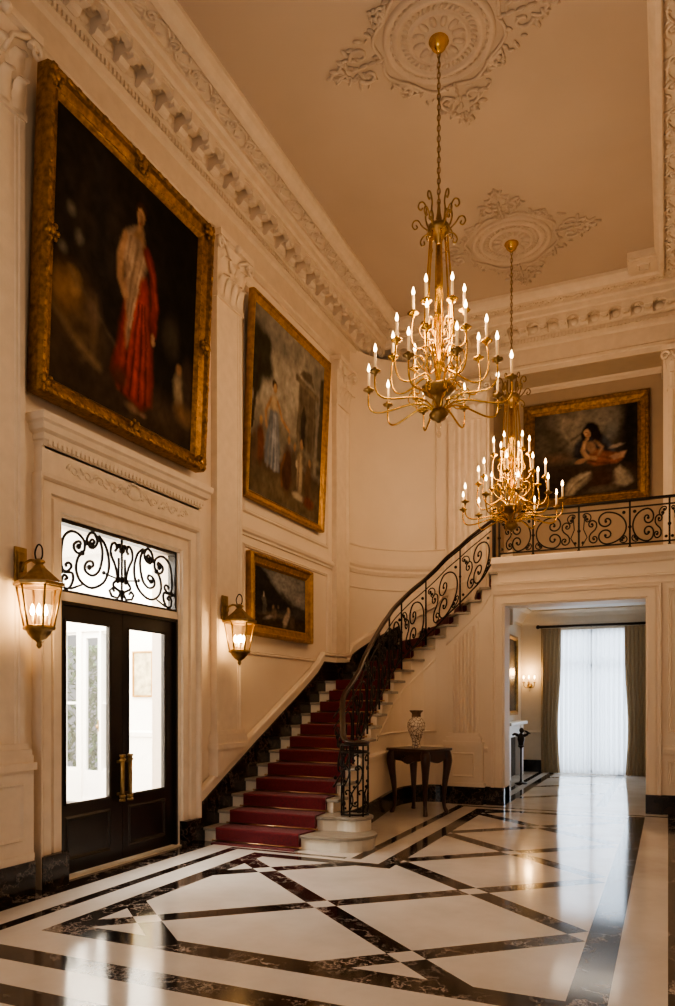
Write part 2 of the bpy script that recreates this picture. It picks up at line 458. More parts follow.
for o, d, n, L in RUNS:
    k = 0
    while k*.055 < L:
        rbox(den, o, d, n, k*.055, k*.055+.032, .055, .085, 7.63, 7.69); k += 1
    P = lambda s, p, z: V((o[0]+d[0]*s+n[0]*p, o[1]+d[1]*s+n[1]*p, z))
    k = 0
    while k*.32+.2 < L:
        s = k*.32+.1
        # scrolled bracket
        prof = [(.10,7.850),(.10,7.720),(.13,7.690),(.17,7.700),(.20,7.740),(.25,7.750),(.30,7.730),(.335,7.760),(.34,7.850)]
        b = len(modl.v)
        for q in (0, .13):
            for p, z in prof: modl.v.append(tuple(P(s+q, p, z)))
        m = len(prof)
        for i in range(m): modl.face((b+i, b+(i+1) % m, b+m+(i+1) % m, b+m+i))
        modl.face([b+i for i in range(m)]); modl.face([b+m+i for i in range(m)])
        c = P(s+.225, .23, 7.845)
        modl.ball(c, (.05, .05, .03), 8, 4)
        for a in range(6):
            modl.ball(c+V((.055*math.cos(a*PI/3), .055*math.sin(a*PI/3), .0)), (.026,.026,.018), 6, 4)
        a0_, bay, zs = s+.065-.16, .32, 7.700
        arc = [(a0_+bay/2+.125*math.cos(PI*i/12), zs+.125*math.sin(PI*i/12)) for i in range(13)]
        pl = [(a0_+bay, zs), (a0_+bay, 7.855), (a0_, 7.855), (a0_, zs)] + arc[::-1]
        if k > 0:
            b = len(modl.v); m = len(pl)
            for p in (.26, .325):
                for q, z in pl: modl.v.append(tuple(P(q-.16, p, z)))
            for i in list(range(3, m)): modl.face((b+i, b+(i+1) % m, b+m+(i+1) % m, b+m+i))
            # front/back faces as quads between arc and top edge
            top = lambda i: (a0_+bay/2+.16*(1-2*i/12)) 
            for p in (.26, .325):
                c0 = len(modl.v)
                for i in range(13):
                    modl.v.append(tuple(P(arc[i][0]-.16, p, arc[i][1]))); modl.v.append(tuple(P(top(i)-.16, p, 7.855)))
                for i in range(12): modl.face((c0+2*i, c0+2*i+2, c0+2*i+3, c0+2*i+1))
                modl.face((c0, c0+1, b+1 if p < .3 else b+m+1, b if p < .3 else b+m)); modl.face((c0+24, c0+25, b+2 if p < .3 else b+m+2, b+3 if p < .3 else b+m+3))
        # scalloped valance behind the bracket
        modl.ball(P(s+.225, .11, 7.800), (.075 if d[0] else .03, .075 if d[1] else .03, .06), 8, 5)
        k += 1
    k = 0
    while k*.36+.36 < L:
        s = k*.36; sg = 1 if k % 2 else -1
        pts = []
        for i in range(25):
            t = i/24; a = t*2*PI*1.35; r = .075*(1-t*.75)
            pts.append(P(s+.18+r*math.cos(a+PI), .522+sg*r*math.sin(a+PI), 8.028))
        rin.tube(pts, [.018*(1-.4*i/24) for i in range(25)], 6)
        rin.ball(pts[-1], (.024,.024,.018), 6, 4)
        st = [P(s-.18+.28*i/8, .522-sg*.065*math.sin(PI*i/8), 8.028) for i in range(9)]
        rin.tube(st, .014, 6)
        for q, pp, az in ((.02,.05,.7), (.08,-.06,-.6), (.31,.06,2.2), (.30,-.055,-2.4), (.18,.085,1.2), (.17,-.085,-1.4)):
            ang = math.atan2(d[1], d[0]) + az*sg
            rin.ball(P(s+q, .522+sg*pp, 8.03), (.045,.017,.016), 8, 4, Matrix.Rotation(ang, 3, 'Z'))
        k += 1
trim(den, M_CORN); trim(modl, M_CORN); trim(rin, M_CORN)

# ------------------------------------------------------------------ pilasters
def pilaster(O, U, Nn, w, z0, z1, capz, base=True, zb=1.15, flutes=True, low=.27):
    """O: centre at floor on the wall, U: along wall, Nn: outward"""
    O, U, Nn = V(O), V(U), V(Nn)
    sh = MB(); hw = w/2
    # fluted shaft section
    sec = [(-hw, 0), (-hw, .085)]
    if flutes:
        nf = 5; m = .06; fw = (w-2*m)/nf
        for k in range(nf):
            a = -hw+m+k*fw
            sec += [(a+fw*.14, .085), (a+fw*.30, .062), (a+fw*.5, .055), (a+fw*.70, .062), (a+fw*.86, .085)]
    else:
        for q in ((-hw+.05,.085),(-hw+.06,.075),(-hw+.085,.075),(-hw+.095,.068),(hw-.095,.068),(hw-.085,.075),(hw-.06,.075),(hw-.05,.085)): sec.append(q)
    sec += [(hw, .085), (hw, 0)]
    b = len(sh.v); n = len(sec)
    for z in (z0, capz):
        for u, d in sec: sh.v.append(tuple(O+U*u+Nn*d+V((0,0,z))))
    for i in range(n-1): sh.face((b+i, b+i+1, b+n+i+1, b+n+i))
    def bx(mb, u0, u1, d, za, zb_):
        M = Matrix((U.to_4d(), Nn.to_4d(), V((0,0,1)).to_4d())).to_3x3().transposed()
        p = [O+M @ V((u, dd, z)) for u, dd, z in ((u0,0,za),(u1,d,zb_))]
        mb.box(tuple(p[0]), tuple(p[1]))
    if base:
        if low > .3: sh.prism([(-hw-.05, low-.29), (hw+.05, low+.05), (hw+.05, zb-.1), (-hw-.05, zb-.1)], 0, .13, O=O, U=U, W=ZE)
        else: bx(sh, -hw-.05, hw+.05, .13, low, zb-.12)
        bx(sh, -hw-.07, hw+.07, .15, zb-.12, zb-.06); bx(sh, -hw-.05, hw+.05, .13, zb-.06, zb)
        bx(sh, -hw-.04, hw+.04, .125, zb, zb+.05); bx(sh, -hw-.02, hw+.02, .105, zb+.05, zb+.10)
        if low < .3: bx(sh, -hw-.05, hw+.05, .14, .27, .34)
        if low < .3: fr = [(-hw+.06, .45), (hw-.06, .45), (hw-.06, zb-.22), (-hw+.06, zb-.22)]
        if low < .3: sh.sweep(fr, [(0,.13),(.012,.145),(.03,.13)], O=O, U=U, W=ZE, closed=True, N=Nn)
    # capital
    if z1 > capz:
        hc = z1-capz
        bx(sh, -hw-.01, hw+.01, .10, capz-.03, capz+.03)
        bx(sh, -hw-.09, hw+.09, .20, z1-.07, z1)
        # bell
        cb = len(sh.v)
        for t in (0, .5, .9):
            e = t*t*.07
            for u, d in ((-hw-e, 0), (-hw-e, .085+e), (hw+e, .085+e), (hw+e, 0)): sh.v.append(tuple(O+U*u+Nn*d+V((0,0,capz+hc*t))))
        for i in range(2):
            for k in range(3): sh.face((cb+i*4+k, cb+i*4+k+1, cb+i*4+4+k+1, cb+i*4+4+k))
        # acanthus leaves in two rows, curling out
        for row, (zz, cnt, lh) in enumerate(((0, 4, .42), (.30, 3, .42))):
            for k in range(cnt):
                uc = -hw+.01+(k+.5)*(w-.02)/cnt; lw = w/cnt*.46
                def leaf(a, t, uc=uc, lw=lw, zz=zz, lh=lh):
                    q = (a-.5)*2
                    wid = lw*(1-.55*t**3)*(1+.12*math.sin(t*22))
                    out = .095+.02*(1-q*q)+.10*t**4
                    z = capz+hc*(zz+lh*(t if t < .85 else .85-(t-.85)*.8))
                    return O+U*(uc+q*wid)+Nn*out+V((0,0,z))
                sh.grid(leaf, 4, 10)
        for sg in (-1, 1):
            sp = []
            for i in range(22):
                t = i/21; a = t*2*PI*1.4; r = .075*(1-.8*t)
                sp.append(O+U*(sg*(hw+.02+.02-r*math.cos(a)*.9))+Nn*(.17)+V((0,0,z1-.15+r*math.sin(a))))
            sh.tube(sp, [.028*(1-.5*i/21) for i in range(22)], 6)
            sh.tube([O+U*(sg*.04)+Nn*.13+V((0,0,capz+hc*.5)), O+U*(sg*.12)+Nn*.14+V((0,0,z1-.16)), O+U*(sg*(hw-.04))+Nn*.17+V((0,0,z1-.09))], [.02,.022,.03], 6)
        sh.ball(O+Nn*.20+V((0,0,z1-.06)), (.05,.05,.05), 8, 6)
    return trim(sh, M_ORN)
for yc, w_, bs, lo in ((4.31, .60, True, .27), (7.78, .58, True, 1.0), (11.24, .54, False, 0)):
    pilaster((WX, yc, 0), (0,1,0), (1,0,0), w_, 1.25 if bs else 1.9, 7.12, 6.42, base=bs, zb=1.15, flutes=False, low=lo)
# pedestal foot of the middle pilaster beside the stair
pilaster((-3.19, YB, 0), (1,0,0), (0,-1,0), .66, 3.0, 7.12, 6.5, base=False)
pilaster((.22, YB, 0), (1,0,0), (0,-1,0), .44, 3.8, 7.12, 6.5, base=False)

# left wall mouldings
def wall_panel(mb, y0, y1, z0, z1, d=.0, O=(WX,0,0), U=YE, Nn=(1,0,0), w=.05):
    fr = [(y0,z0),(y1,z0),(y1,z1),(y0,z1)]
    mb.sweep(fr, [(0,d),(0,d+.015),(w*.3,d+.028),(w*.6,d+.018),(w*.8,d+.024),(w,d)], O=O, U=U, W=ZE, closed=True, N=Nn)
RAIL = [(0,.82),(.02,.82),(.03,.86),(.05,.88),(.06,.92),(.05,.95),(.03,.96),(0,.98)]
mb = MB()
wall_panel(mb, 8.2, 10.8, 4.02, 7.0); wall_panel(mb, 8.2, 10.8, 2.2, 3.62)
mb.sweep([(8.08,0),(10.97,0)], [(0,0),(0,.02),(.03,.025),(.05,.05),(.09,.06),(.10,.03),(.12,.03),(.13,0)], O=(WX,0,3.72), U=YE, W=ZE, N=(1,0,0))
wall_panel(mb, 2.2, 3.85, 1.35, 6.9); wall_panel(mb, -1.5, 1.8, 1.35, 6.9)
mb.sweep([(WX, -2.4), (WX, 3.99)], rev(RAIL))
wall_panel(mb, 2.0, 3.85, .36, .72)
trim(mb)
# door case with carved entablature
mb = MB()
mb.sweep([(DY1, 0), (DY1, TZ1), (DY0, TZ1), (DY0, 0)], [(0,0),(0,.03),(-.02,.035),(-.03,.055),(-.12,.06),(-.13,.04),(-.15,.04),(-.16,.07),(-.25,.075),(-.26,.06),(-.28,.10),(-.31,.11),(-.31,0)], O=(WX,0,0), U=YE, W=ZE, N=(1,0,0))
mb.box((WX, 4.79, TZ1+.29), (-4.865, 7.11, 3.82))
ent = [(0,3.78),(.02,3.78),(.03,3.82),(.05,3.83),(.05,3.88),(.10,3.90),(.12,3.95),(.15,3.97),(.16,4.03),(0,4.03)]
ent = [(o*.72, h) for o, h in ent]
mb.sweep([(-4.955, 4.81), (-4.865, 4.81), (-4.865, 7.13), (-4.955, 7.13)], rev(ent))
mb.box((WX, 4.82, 3.76), (-4.865, 7.12, 4.0))
k = 0
while 4.83+k*.055 < 7.09:
    mb.box((-4.865, 4.83+k*.055, 3.79), (-4.825, 4.83+k*.055+.03, 3.85)); k += 1
# carved frieze swags
for sg in (-1, 1):
    for i in range(5):
        yc = 5.98+sg*(.14+i*.17)
        pts = [(-4.862, yc+sg*.06*math.cos(a)*(1-a/10), 3.65+.045*math.sin(a)*(1-a/10)) for a in [j*.55 for j in range(13)]]
        mb.tube(pts, .009, 5)
        mb.ball((-4.86, yc-sg*.06, 3.63), (.012,.05,.016), 6, 4, Matrix.Rotation(.6*sg*(-1)**i, 3, 'X'))
        mb.ball((-4.86, yc+sg*.07, 3.68), (.012,.04,.014), 6, 4, Matrix.Rotation(-.8*sg*(-1)**i, 3, 'X'))
mb.ball((-4.86, 5.98, 3.66), (.02,.09,.07), 10, 6); 
for a in range(9): mb.ball((-4.855, 5.98+.10*math.cos(a*PI/8), 3.66+.09*math.sin(a*PI/8)), (.015,.02,.02), 6, 4)
trim(mb, M_ORN)

# baseboards (dark veined marble)
mb = MB(); mb.box((WX, Y0, 0), (WX+.035, 4.77, .27)); mb.box((WX, 3.96, 0), (WX+.15, 4.66, .275)); mb.box((WX, 4.77, 0), (WX+.12, DY0-.002, .275))
mb.box((WX, DY1+.002, 0), (WX+.12, 7.15, .275))
S(mb, 'baseboard_left', M_SKIRT)
mb = MB(); mb.box((-3.3, YF-.035, 0), (-2.51, YF, .275)); mb.box((-3.24, YF-.15, 0), (-2.60, YF-.03, .27)); mb.box((-2.56, YF-.075, 0), (OX0, YJ+.005, .27))
mb.box((OX1, YF-.075, 0), (-.06, YJ+.005, .27)); mb.box((-.06, YF-.035, 0), (RX, YF, .27))
S(mb, 'baseboard_opening', M_SKIRT)
# small wainscot right of the opening
mb = MB(); mb.sweep([(-.07, YF), (RX, YF)], rev([(0,.84),(.02,.84),(.04,.88),(.05,.92),(.02,.96),(0,.97)]))
wall_panel(mb, 0.0, .4, 1.15, 3.2, O=(0,YF,0), U=(1,0,0), Nn=(0,-1,0))
wall_panel(mb, 0.0, .4, .4, .76, O=(0,YF,0), U=(1,0,0), Nn=(0,-1,0))
trim(mb)

# ------------------------------------------------------------------ double door and transom
def scroll(p0, p1, kind='C', turns=1.25, mid=1.3, n=64, flip=1, sharp=7, t2=None):
    """C or S scroll with spiral ends, between eye points p0 and p1 (2-D)"""
    t2 = turns if t2 is None else t2
    x = y = 0.; pts = [(0., 0.)]
    # heading at the middle is 0; integrate both ways
    def half(sgn, turn, dirn):
        hx = hy = 0.; th = 0.; out = []
        m = n
        for i in range(m):
            s = (i+.5)/m
            kappa = mid*.5 + turn*2*PI*sharp*s**(sharp-1)*.5 + turn*PI*2*(s**3)*2
            th += dirn*kappa/m
            hx += sgn*math.cos(th)/m; hy += sgn*math.sin(th)/m
            out.append((hx, hy))
        return out
    a = half(1, turns, 1)
    b = half(-1, t2, -1 if kind == 'C' else 1)
    pts = b[::-1]+[(0., 0.)]+a
    A = complex(*pts[0]); B = complex(*pts[-1])
    pts = [complex(*p) for p in pts]
    if flip < 0: pts = [p.conjugate() for p in pts]; A = A.conjugate(); B = B.conjugate()
    P0, P1 = complex(*p0), complex(*p1)
    k = (P1-P0)/(B-A)
    return [((p-A)*k+P0) for p in pts]
def decimate(pts, step):
    out = [pts[0]]
    for p in pts[1:]:
        if abs(p-out[-1]) >= step: out.append(p)
    return out
def iron_scroll(mb, fn, p0, p1, r=.009, eye=1.7, **kw):
    pts = decimate(scroll(p0, p1, **kw), r*1.2)
    mb.tube([fn(p.real, p.imag) for p in pts], r, 6)
    for e in (pts[0], pts[-1]): mb.ball(fn(e.real, e.imag), r*eye, 6, 4)

TRACE = [[(.6,.45),(.57,.48),(.59,.5),(.65,.47),(.66,.43),(.62,.39),(.55,.4),(.52,.45),(.53,.52),(.61,.57),(.7,.57),(.78,.51),(.81,.42),(.82,.29),(.8,.21),(.74,.2),(.69,.25),(.72,.28),(.76,.26),(.75,.24)],
[(.42,.5),(.39,.53),(.42,.55),(.46,.51),(.45,.47),(.39,.48),(.35,.54),(.39,.61),(.45,.6),(.49,.54),(.48,.48)],
[(.39,.61),(.31,.55),(.28,.44),(.32,.28),(.41,.21),(.5,.23),(.52,.28),(.48,.33),(.42,.34),(.41,.3),(.46,.28)],
[(.55,.4),(.61,.34),(.63,.23),(.57,.13),(.43,.09),(.27,.16),(.2,.28),(.19,.4),(.24,.53),(.33,.6)],
[(.82,.19),(.74,.19),(.68,.19),(.67,.13),(.72,.05),(.79,.05),(.81,.11),(.78,.16),(.74,.14),(.77,.12)]]
door = MB()
door.box((-5.06, DY0, 0), (-4.95, DY0+.03, DZ)); door.box((-5.06, DY1-.03, 0), (-4.95, DY1, DZ)); door.box((-5.06, DY0, DZ-.03), (-4.95, DY1, DZ))
D = door.build('door_1', M_DOOR, kind='structure')
for k, (ya, yb, gy0, gy1) in enumerate(((DY0+.03, 5.955, 5.175, 5.78), (5.965, DY1-.03, 6.04, 6.65))):
    lf = MB(); x0, x1 = -5.04, -4.985
    lf.box((x0, ya, .025), (x1, gy0, 2.472)); lf.box((x0, gy1, .025), (x1, yb, 2.472)); lf.box((x0, gy0, 2.34), (x1, gy1, 2.472)); lf.box((x0, gy0, .025), (x1, gy1, .65))
    lf.sweep([(gy0, .14), (gy1, .14), (gy1, .55), (gy0, .55)], [(0,0),(.02,.012),(.04,0)], O=(x1,0,0), U=YE, W=ZE, closed=True, N=(1,0,0))
    leaf = lf.build('door_leaf', M_DOOR, D)
    MB().sweep([(gy0, .65), (gy1, .65), (gy1, 2.34), (gy0, 2.34)], [(0,0),(0,.012),(.02,.004),(.02,0)], O=(x1,0,0), U=YE, W=ZE, closed=True, N=(1,0,0)).build('glazing_bead', M_DOOR, leaf)
    MB().box((-5.016, gy0, .65), (-5.010, gy1, 2.34)).build('glass_pane', M_GLASS, leaf)
    hy = 5.885 if k == 0 else 6.00
    hd = MB(); hd.tube([(-4.925, hy, .62), (-4.925, hy, 1.06)], .022, 10)
    for z in (.62, .66, 1.02, 1.06): hd.lathe([(0,-.012),(.03,-.012),(.033,0),(.03,.012),(0,.012)], 12, (-4.925, hy, z))
    for z in (.68, 1.0): hd.box((-4.985, hy-.014, z-.014), (-4.925, hy+.014, z+.014))
    h = hd.build('door_handle', M_OLDBR, leaf); h['label'] = 'long aged brass pull handle'
MB().box((-5.08, DY0, 0), (-4.90, DY1, .018)).build('threshold', M_STONE, D)
W1 = MB()
for a, b in (((DY0, TZ0), (DY0+.03, TZ1)), ((DY1-.03, TZ0), (DY1, TZ1)), ((DY0, TZ0), (DY1, TZ0+.025)), ((DY0, TZ1-.035), (DY1, TZ1))):
    W1.box((-5.06, a[0], a[1]), (-4.965, b[0], b[1]))
W1 = W1.build('window_1', M_DOOR, kind='structure')
MB().box((-5.056, DY0+.02, TZ0+.02), (-5.050, DY1-.02, TZ1-.02)).build('glass_pane', M_GLASS, W1)
g = MB(); yc = (DY0+DY1)/2
for sg in (-1, 1):
    fn = lambda a, b: V((-4.99, yc+sg*a, TZ0+b))
    R_ = .0145
    for c in TRACE:
        g.tube(cr([fn(*q) for q in c], 4), R_, 6)
        for e in ((c[0],) if c is not TRACE[2] else (c[-1],)): g.ball(fn(*e), R_*2, 6, 4)
    g.tube(cr([fn(.0,.02), fn(.02,.10), fn(.13,.16), fn(.07,.24), fn(.10,.36), fn(.16,.46), fn(.15,.55), fn(.10,.58), fn(.075,.53), fn(.10,.50)], 4), R_, 6)
    g.tube([fn(.05,.20), fn(.045,.44)], R_, 6)
    g.tube([fn(.0,.12), fn(.06,.04), fn(.15,.05), fn(.18,.10), fn(.14,.13), fn(.11,.10)], R_, 6)
    g.tube([fn(.0,.22), fn(.28,.26)], R_*.7, 6); g.ball(fn(.26,.26), .022, 6, 4)
    g.ball(fn(.06,.21), .026, 6, 4); g.tube([fn(.56,.10), fn(.70,.045)], R_*.8, 6)
    g.ball(fn(.04,.56), .03, 6, 4)
g.tube([(-4.99, yc, TZ0+.02), (-4.99, yc, TZ1-.03)], .014, 6)
for z in (.10, .23, .52): g.ball((-4.99, yc, TZ0+z), (.03,.04,.035), 8, 6)
g.build('iron_grille', M_IRON, W1)

# porch beyond the door
S(MB().box((-9.4, 3.4, -.2), (-5.4, 9.4, -.005)), 'floor_porch', M_PFLOOR)
S(MB().box((-9.4, 3.4, 3.9), (-5.3, 9.4, 4.0)), 'ceiling_porch', M_WPORCH)
mb = MB(); mb.box((-9.4, 3.4, -.1), (-9.2, 9.2, 3.9)); mb.box((-9.4, 3.2, -.1), (-5.3, 3.4, 3.9))
py = 9.2
for a, b, z0, z1 in ((-9.4,-8.95,0,3.9), (-8.62,-8.52,0,3.9), (-8.16,-8.12,0,3.9), (-7.82,-5.3,0,3.9), (-8.95,-8.62,2.7,3.9), (-8.52,-8.16,2.7,3.9), (-8.12,-7.82,2.7,3.9), (-8.95,-8.62,0,.5), (-8.12,-7.82,0,.5), (-8.52,-8.16,0,.06)):
    mb.box((a, py, z0), (b, py+.15, z1))
S(mb, 'wall_porch', M_WPORCH)
mb = MB(); mb.sweep([(-7.8, py), (-5.3, py)], rev([(0,1.05),(.03,1.06),(.04,1.12),(0,1.15)])); trim(mb, M_WPORCH)
d2 = MB(); d2.box((-8.525, py+.04, .0), (-8.46, py+.09, 2.7)).box((-8.22, py+.04, .0), (-8.155, py+.09, 2.7)).box((-8.46, py+.045, .0), (-8.22, py+.085, .5)).box((-8.46, py+.045, 2.6), (-8.22, py+.085, 2.7))
d2 = d2.build('door_2', M_WHITE, kind='structure'); MB().box((-8.46, py+.06, .5), (-8.22, py+.066, 2.6)).build('glass_pane', M_GLASS, d2)
hd = MB(); hd.box((-8.215, py+.03, 1.12), (-8.175, py+.04, 1.30)); hd.ball((-8.195, py+.0, 1.2), .03, 8, 6); hd.build('door_knob', M_OLDBR, d2)
for k, (a, b) in enumerate(((-8.95,-8.62), (-8.12,-7.82))):
    w = MB()
    for z in (.5, 1.55, 2.66): w.box((a, py+.05, z), (b, py+.09, z+.04))
    w = w.build('window_%d' % (k+3), M_WHITE, kind='structure')
    MB().box((a, py+.066, .54), (b, py+.072, 2.66)).build('glass_pane', M_GLASS, w)
def hedge(x, y, w, h, n, label, seed):
    rnd = random.Random(seed); mb = MB()
    for i in range(n):
        c = V((x+rnd.gauss(0, w*.35), y+rnd.uniform(-.25,.25), rnd.uniform(.1, h)))
        M = Matrix.Rotation(rnd.uniform(0,6.3),3,'Z') @ Matrix.Rotation(rnd.uniform(-1.2,1.2),3,'X'); s = rnd.uniform(.05,.10)
        b = len(mb.v); mb.v += [tuple(c+M @ V(q)) for q in ((0,-s*1.3,0),(s*.55,0,s*.2),(0,s*1.3,0),(-s*.55,0,s*.2))]
        mb.face((b,b+1,b+2,b+3))
    t = thing('garden_shrub', label, 'shrub', (0,0,0))
    mb.build('foliage', M_LEAF, t); MB().tube([(x,y,-.1),(x+.03,y,h*.7)], [.05,.02], 6).build('stem', M_WOOD, t)
hedge(-9.35, 10.7, 1.7, 2.6, 1500, 'leafy green garden shrub seen through the porch sidelight beside the door', 3)
S(MB().box((-13, 9.4, -.2), (-5.3, 13.4, -.11)), 'floor_garden', M_PFLOOR)
tag(MB().box((-8.75, 8.5, -.004), (-8.02, 9.1, .014)).build('door_mat', M_MAT), 'dark door mat on the porch floor before the outer door', 'door mat')

# ------------------------------------------------------------------ paintings
class Canvas:
    def __init__(s, nu, nv, bg):
        s.nu, s.nv = nu, nv
        s.U, s.Vv = np.meshgrid(np.linspace(0,1,nu), np.linspace(0,1,nv), indexing='ij')
        s.A = np.zeros((nu, nv, 3)); s.A[:] = bg
        s.rng = np.random.RandomState(nu*7+nv)
    def noise(s, f, amp=1.):
        a = np.zeros((s.nu, s.nv)); g = 1.
        for o in range(4):
            k = int(f*2**o)+2; r = s.rng.rand(k+1, k+1)
            x = s.U*(k-1); y = s.Vv*(k-1); xi = x.astype(int); yi = y.astype(int); fx = x-xi; fy = y-yi
            a += g*((r[xi,yi]*(1-fx)+r[xi+1,yi]*fx)*(1-fy)+(r[xi,yi+1]*(1-fx)+r[xi+1,yi+1]*fx)*fy-.5); g *= .5
        return a*amp
    def mix(s, m, c):
        m = np.clip(m, 0, 1)[..., None]; s.A = s.A*(1-m)+np.array(c)*m
    def ell(s, cx, cy, rx, ry, c, rot=0, soft=.35, op=1., nz=.35):
        du, dv = s.U-cx, s.Vv-cy; ca, sa = math.cos(rot), math.sin(rot)
        a = (du*ca+dv*sa)/rx; b = (-du*sa+dv*ca)/ry
        d = np.sqrt(a*a+b*b)+s.noise(6, nz*.5)
        s.mix((1+soft*.5-d)/soft*op, c)
    def poly(s, pts, c, soft=.02, op=1., nz=.02):
        n = len(pts); inside = np.zeros_like(s.U, bool); dist = np.full_like(s.U, 9.)
        U, Vv = s.U+s.noise(9, nz), s.Vv+s.noise(9, nz)
        for i in range(n):
            (x0,y0),(x1,y1) = pts[i], pts[(i+1) % n]
            if y0 != y1:
                cond = ((y0 > Vv) != (y1 > Vv)) & (U < (x1-x0)*(Vv-y0)/(y1-y0)+x0)
                inside ^= cond
            dx, dy = x1-x0, y1-y0; L = dx*dx+dy*dy+1e-9
            t = np.clip(((U-x0)*dx+(Vv-y0)*dy)/L, 0, 1)
            dist = np.minimum(dist, np.hypot(U-x0-t*dx, Vv-y0-t*dy))
        sd = np.where(inside, dist, -dist)
        s.mix((sd/soft+.5)*op, c)
    def line(s, pts, w, c, op=1., soft=.006):
        dist = np.full_like(s.U, 9.)
        for (x0,y0),(x1,y1) in zip(pts[:-1], pts[1:]):
            dx, dy = x1-x0, y1-y0; t = np.clip(((s.U-x0)*dx+(s.Vv-y0)*dy)/(dx*dx+dy*dy+1e-9), 0, 1)
            dist = np.minimum(dist, np.hypot(s.U-x0-t*dx, s.Vv-y0-t*dy))
        s.mix((w-dist)/soft*op+.5*op, c)
    def finish(s, amp=.25):
        # brushy domain warp
        du, dv = s.noise(14, .022), s.noise(14, .022)
        iu = np.clip(((s.U+du)*(s.nu-1)).round().astype(int), 0, s.nu-1); iv = np.clip(((s.Vv+dv)*(s.nv-1)).round().astype(int), 0, s.nv-1)
        s.A = .55*s.A[iu, iv]+.45*s.A
        s.A *= (1+s.noise(30, .5))[..., None]
        s.A *= (1+s.noise(10, amp))[..., None]; s.A = np.clip(s.A, 0, 1)

def lady():
    c = Canvas(130, 170, (.010,.0085,.007))
    c.ell(.2,.62,.35,.5,(.030,.024,.018), soft=1.2, op=.8); c.poly([(.22,.50),(.33,.50),(.32,1),(.24,1)], (.022,.019,.016), .06); c.poly([(.04,.55),(.12,.55),(.12,1),(.05,1)], (.024,.02,.016), .06)
    c.ell(.5,.08,.6,.10,(.06,.04,.024), soft=1, op=.8); c.poly([(0,.22),(.45,.08),(.9,.04),(.9,0),(0,0)], (.045,.03,.018), .05)
    c.ell(.10,.33,.13,.12,(.12,.07,.03), soft=.9, op=.85); c.ell(.22,.24,.12,.09,(.085,.055,.03), soft=.9, op=.8); c.ell(.13,.405,.045,.05,(.26,.16,.08), soft=.7, op=.85); c.ell(.07,.37,.05,.07,(.17,.10,.045), soft=.8, op=.8); c.ell(.24,.34,.05,.06,(.12,.08,.05), soft=.9, op=.8)
    c.line([(.02,.27),(.16,.19),(.30,.14)], .014, (.16,.11,.06), op=.8, soft=.03); c.line([(.10,.44),(.25,.36),(.40,.26)], .006, (.12,.09,.06), op=.6, soft=.02)
    for q in ((.06,.50),(.15,.58),(.10,.66)): c.ell(q[0],q[1],.025,.025,(.16,.14,.11), soft=.9, op=.6)
    c.ell(.88,.25,.045,.07,(.30,.24,.16), soft=.8, op=.85); c.ell(.93,.15,.08,.05,(.18,.11,.06), soft=.9, op=.8); c.ell(.80,.46,.06,.08,(.05,.042,.03), soft=1, op=.8); c.ell(.875,.335,.028,.03,(.24,.15,.09), soft=.6, op=.85); c.ell(.95,.30,.05,.10,(.05,.035,.025), soft=.8)
    # gown with folds
    c.poly([(.46,.62),(.60,.62),(.635,.45),(.665,.16),(.66,.09),(.58,.06),(.50,.09),(.43,.12),(.37,.17),(.40,.30),(.44,.45)], (.20,.030,.020), .03)
    for x0, x1, l in ((.49,.42,.30),(.53,.47,.34),(.56,.53,.36),(.58,.60,.32),(.60,.64,.26)):
        c.line([(x0,.50),((x0+x1)/2,.32),(x1,.11)], .011, (l,.055,.034), op=.85, soft=.02)
    for x0, x1 in ((.51,.445),(.545,.50),(.57,.565),(.59,.62)):
        c.line([(x0,.50),((x0+x1)/2+.004,.30),(x1,.10)], .005, (.055,.010,.008), op=.9, soft=.012)
    c.ell(.43,.15,.06,.04,(.10,.035,.022), soft=.7, op=.8)
    # sash and drape
    c.poly([(.44,.74),(.50,.79),(.57,.76),(.60,.66),(.55,.58),(.51,.46),(.47,.28),(.455,.36),(.45,.50),(.43,.62)], (.27,.19,.135), .03)
    c.poly([(.44,.76),(.50,.785),(.49,.66),(.43,.64)], (.36,.265,.19), .03)
    for q in ([(.56,.68),(.51,.52),(.475,.33)], [(.53,.72),(.485,.56),(.465,.42)], [(.48,.75),(.455,.64)]): c.line(q, .005, (.14,.095,.065), op=.9, soft=.012)
    for q in ([(.57,.70),(.525,.54),(.49,.38)], [(.51,.73),(.47,.58)]): c.line(q, .005, (.42,.32,.23), op=.8, soft=.012)
    c.line([(.44,.73),(.405,.63),(.41,.55),(.45,.50)], .022, (.30,.185,.115), op=.95, soft=.02)
    c.line([(.59,.73),(.645,.65),(.665,.53),(.655,.42)], .026, (.17,.028,.019), soft=.02); c.line([(.60,.72),(.655,.63),(.675,.53)], .007, (.30,.06,.035), op=.8, soft=.012)
    c.ell(.655,.39,.016,.028,(.36,.22,.13)); c.poly([(.525,.81),(.56,.81),(.585,.75),(.50,.75)], (.33,.205,.125), .02)
    c.ell(.54,.872,.036,.042,(.045,.022,.012), soft=.35); c.ell(.538,.848,.026,.038,(.36,.225,.135), soft=.3); c.ell(.548,.838,.014,.026,(.25,.14,.085), soft=.5, op=.8); c.ell(.535,.856,.018,.006,(.16,.09,.055), soft=.8, op=.6); c.ell(.535,.825,.009,.004,(.26,.07,.05), soft=.8)
    c.ell(.52,.055,.05,.016,(.16,.10,.06), soft=.8, op=.8); c.ell(.60,.05,.03,.012,(.18,.11,.07), soft=.8, op=.8)
    c.finish(.5); return c
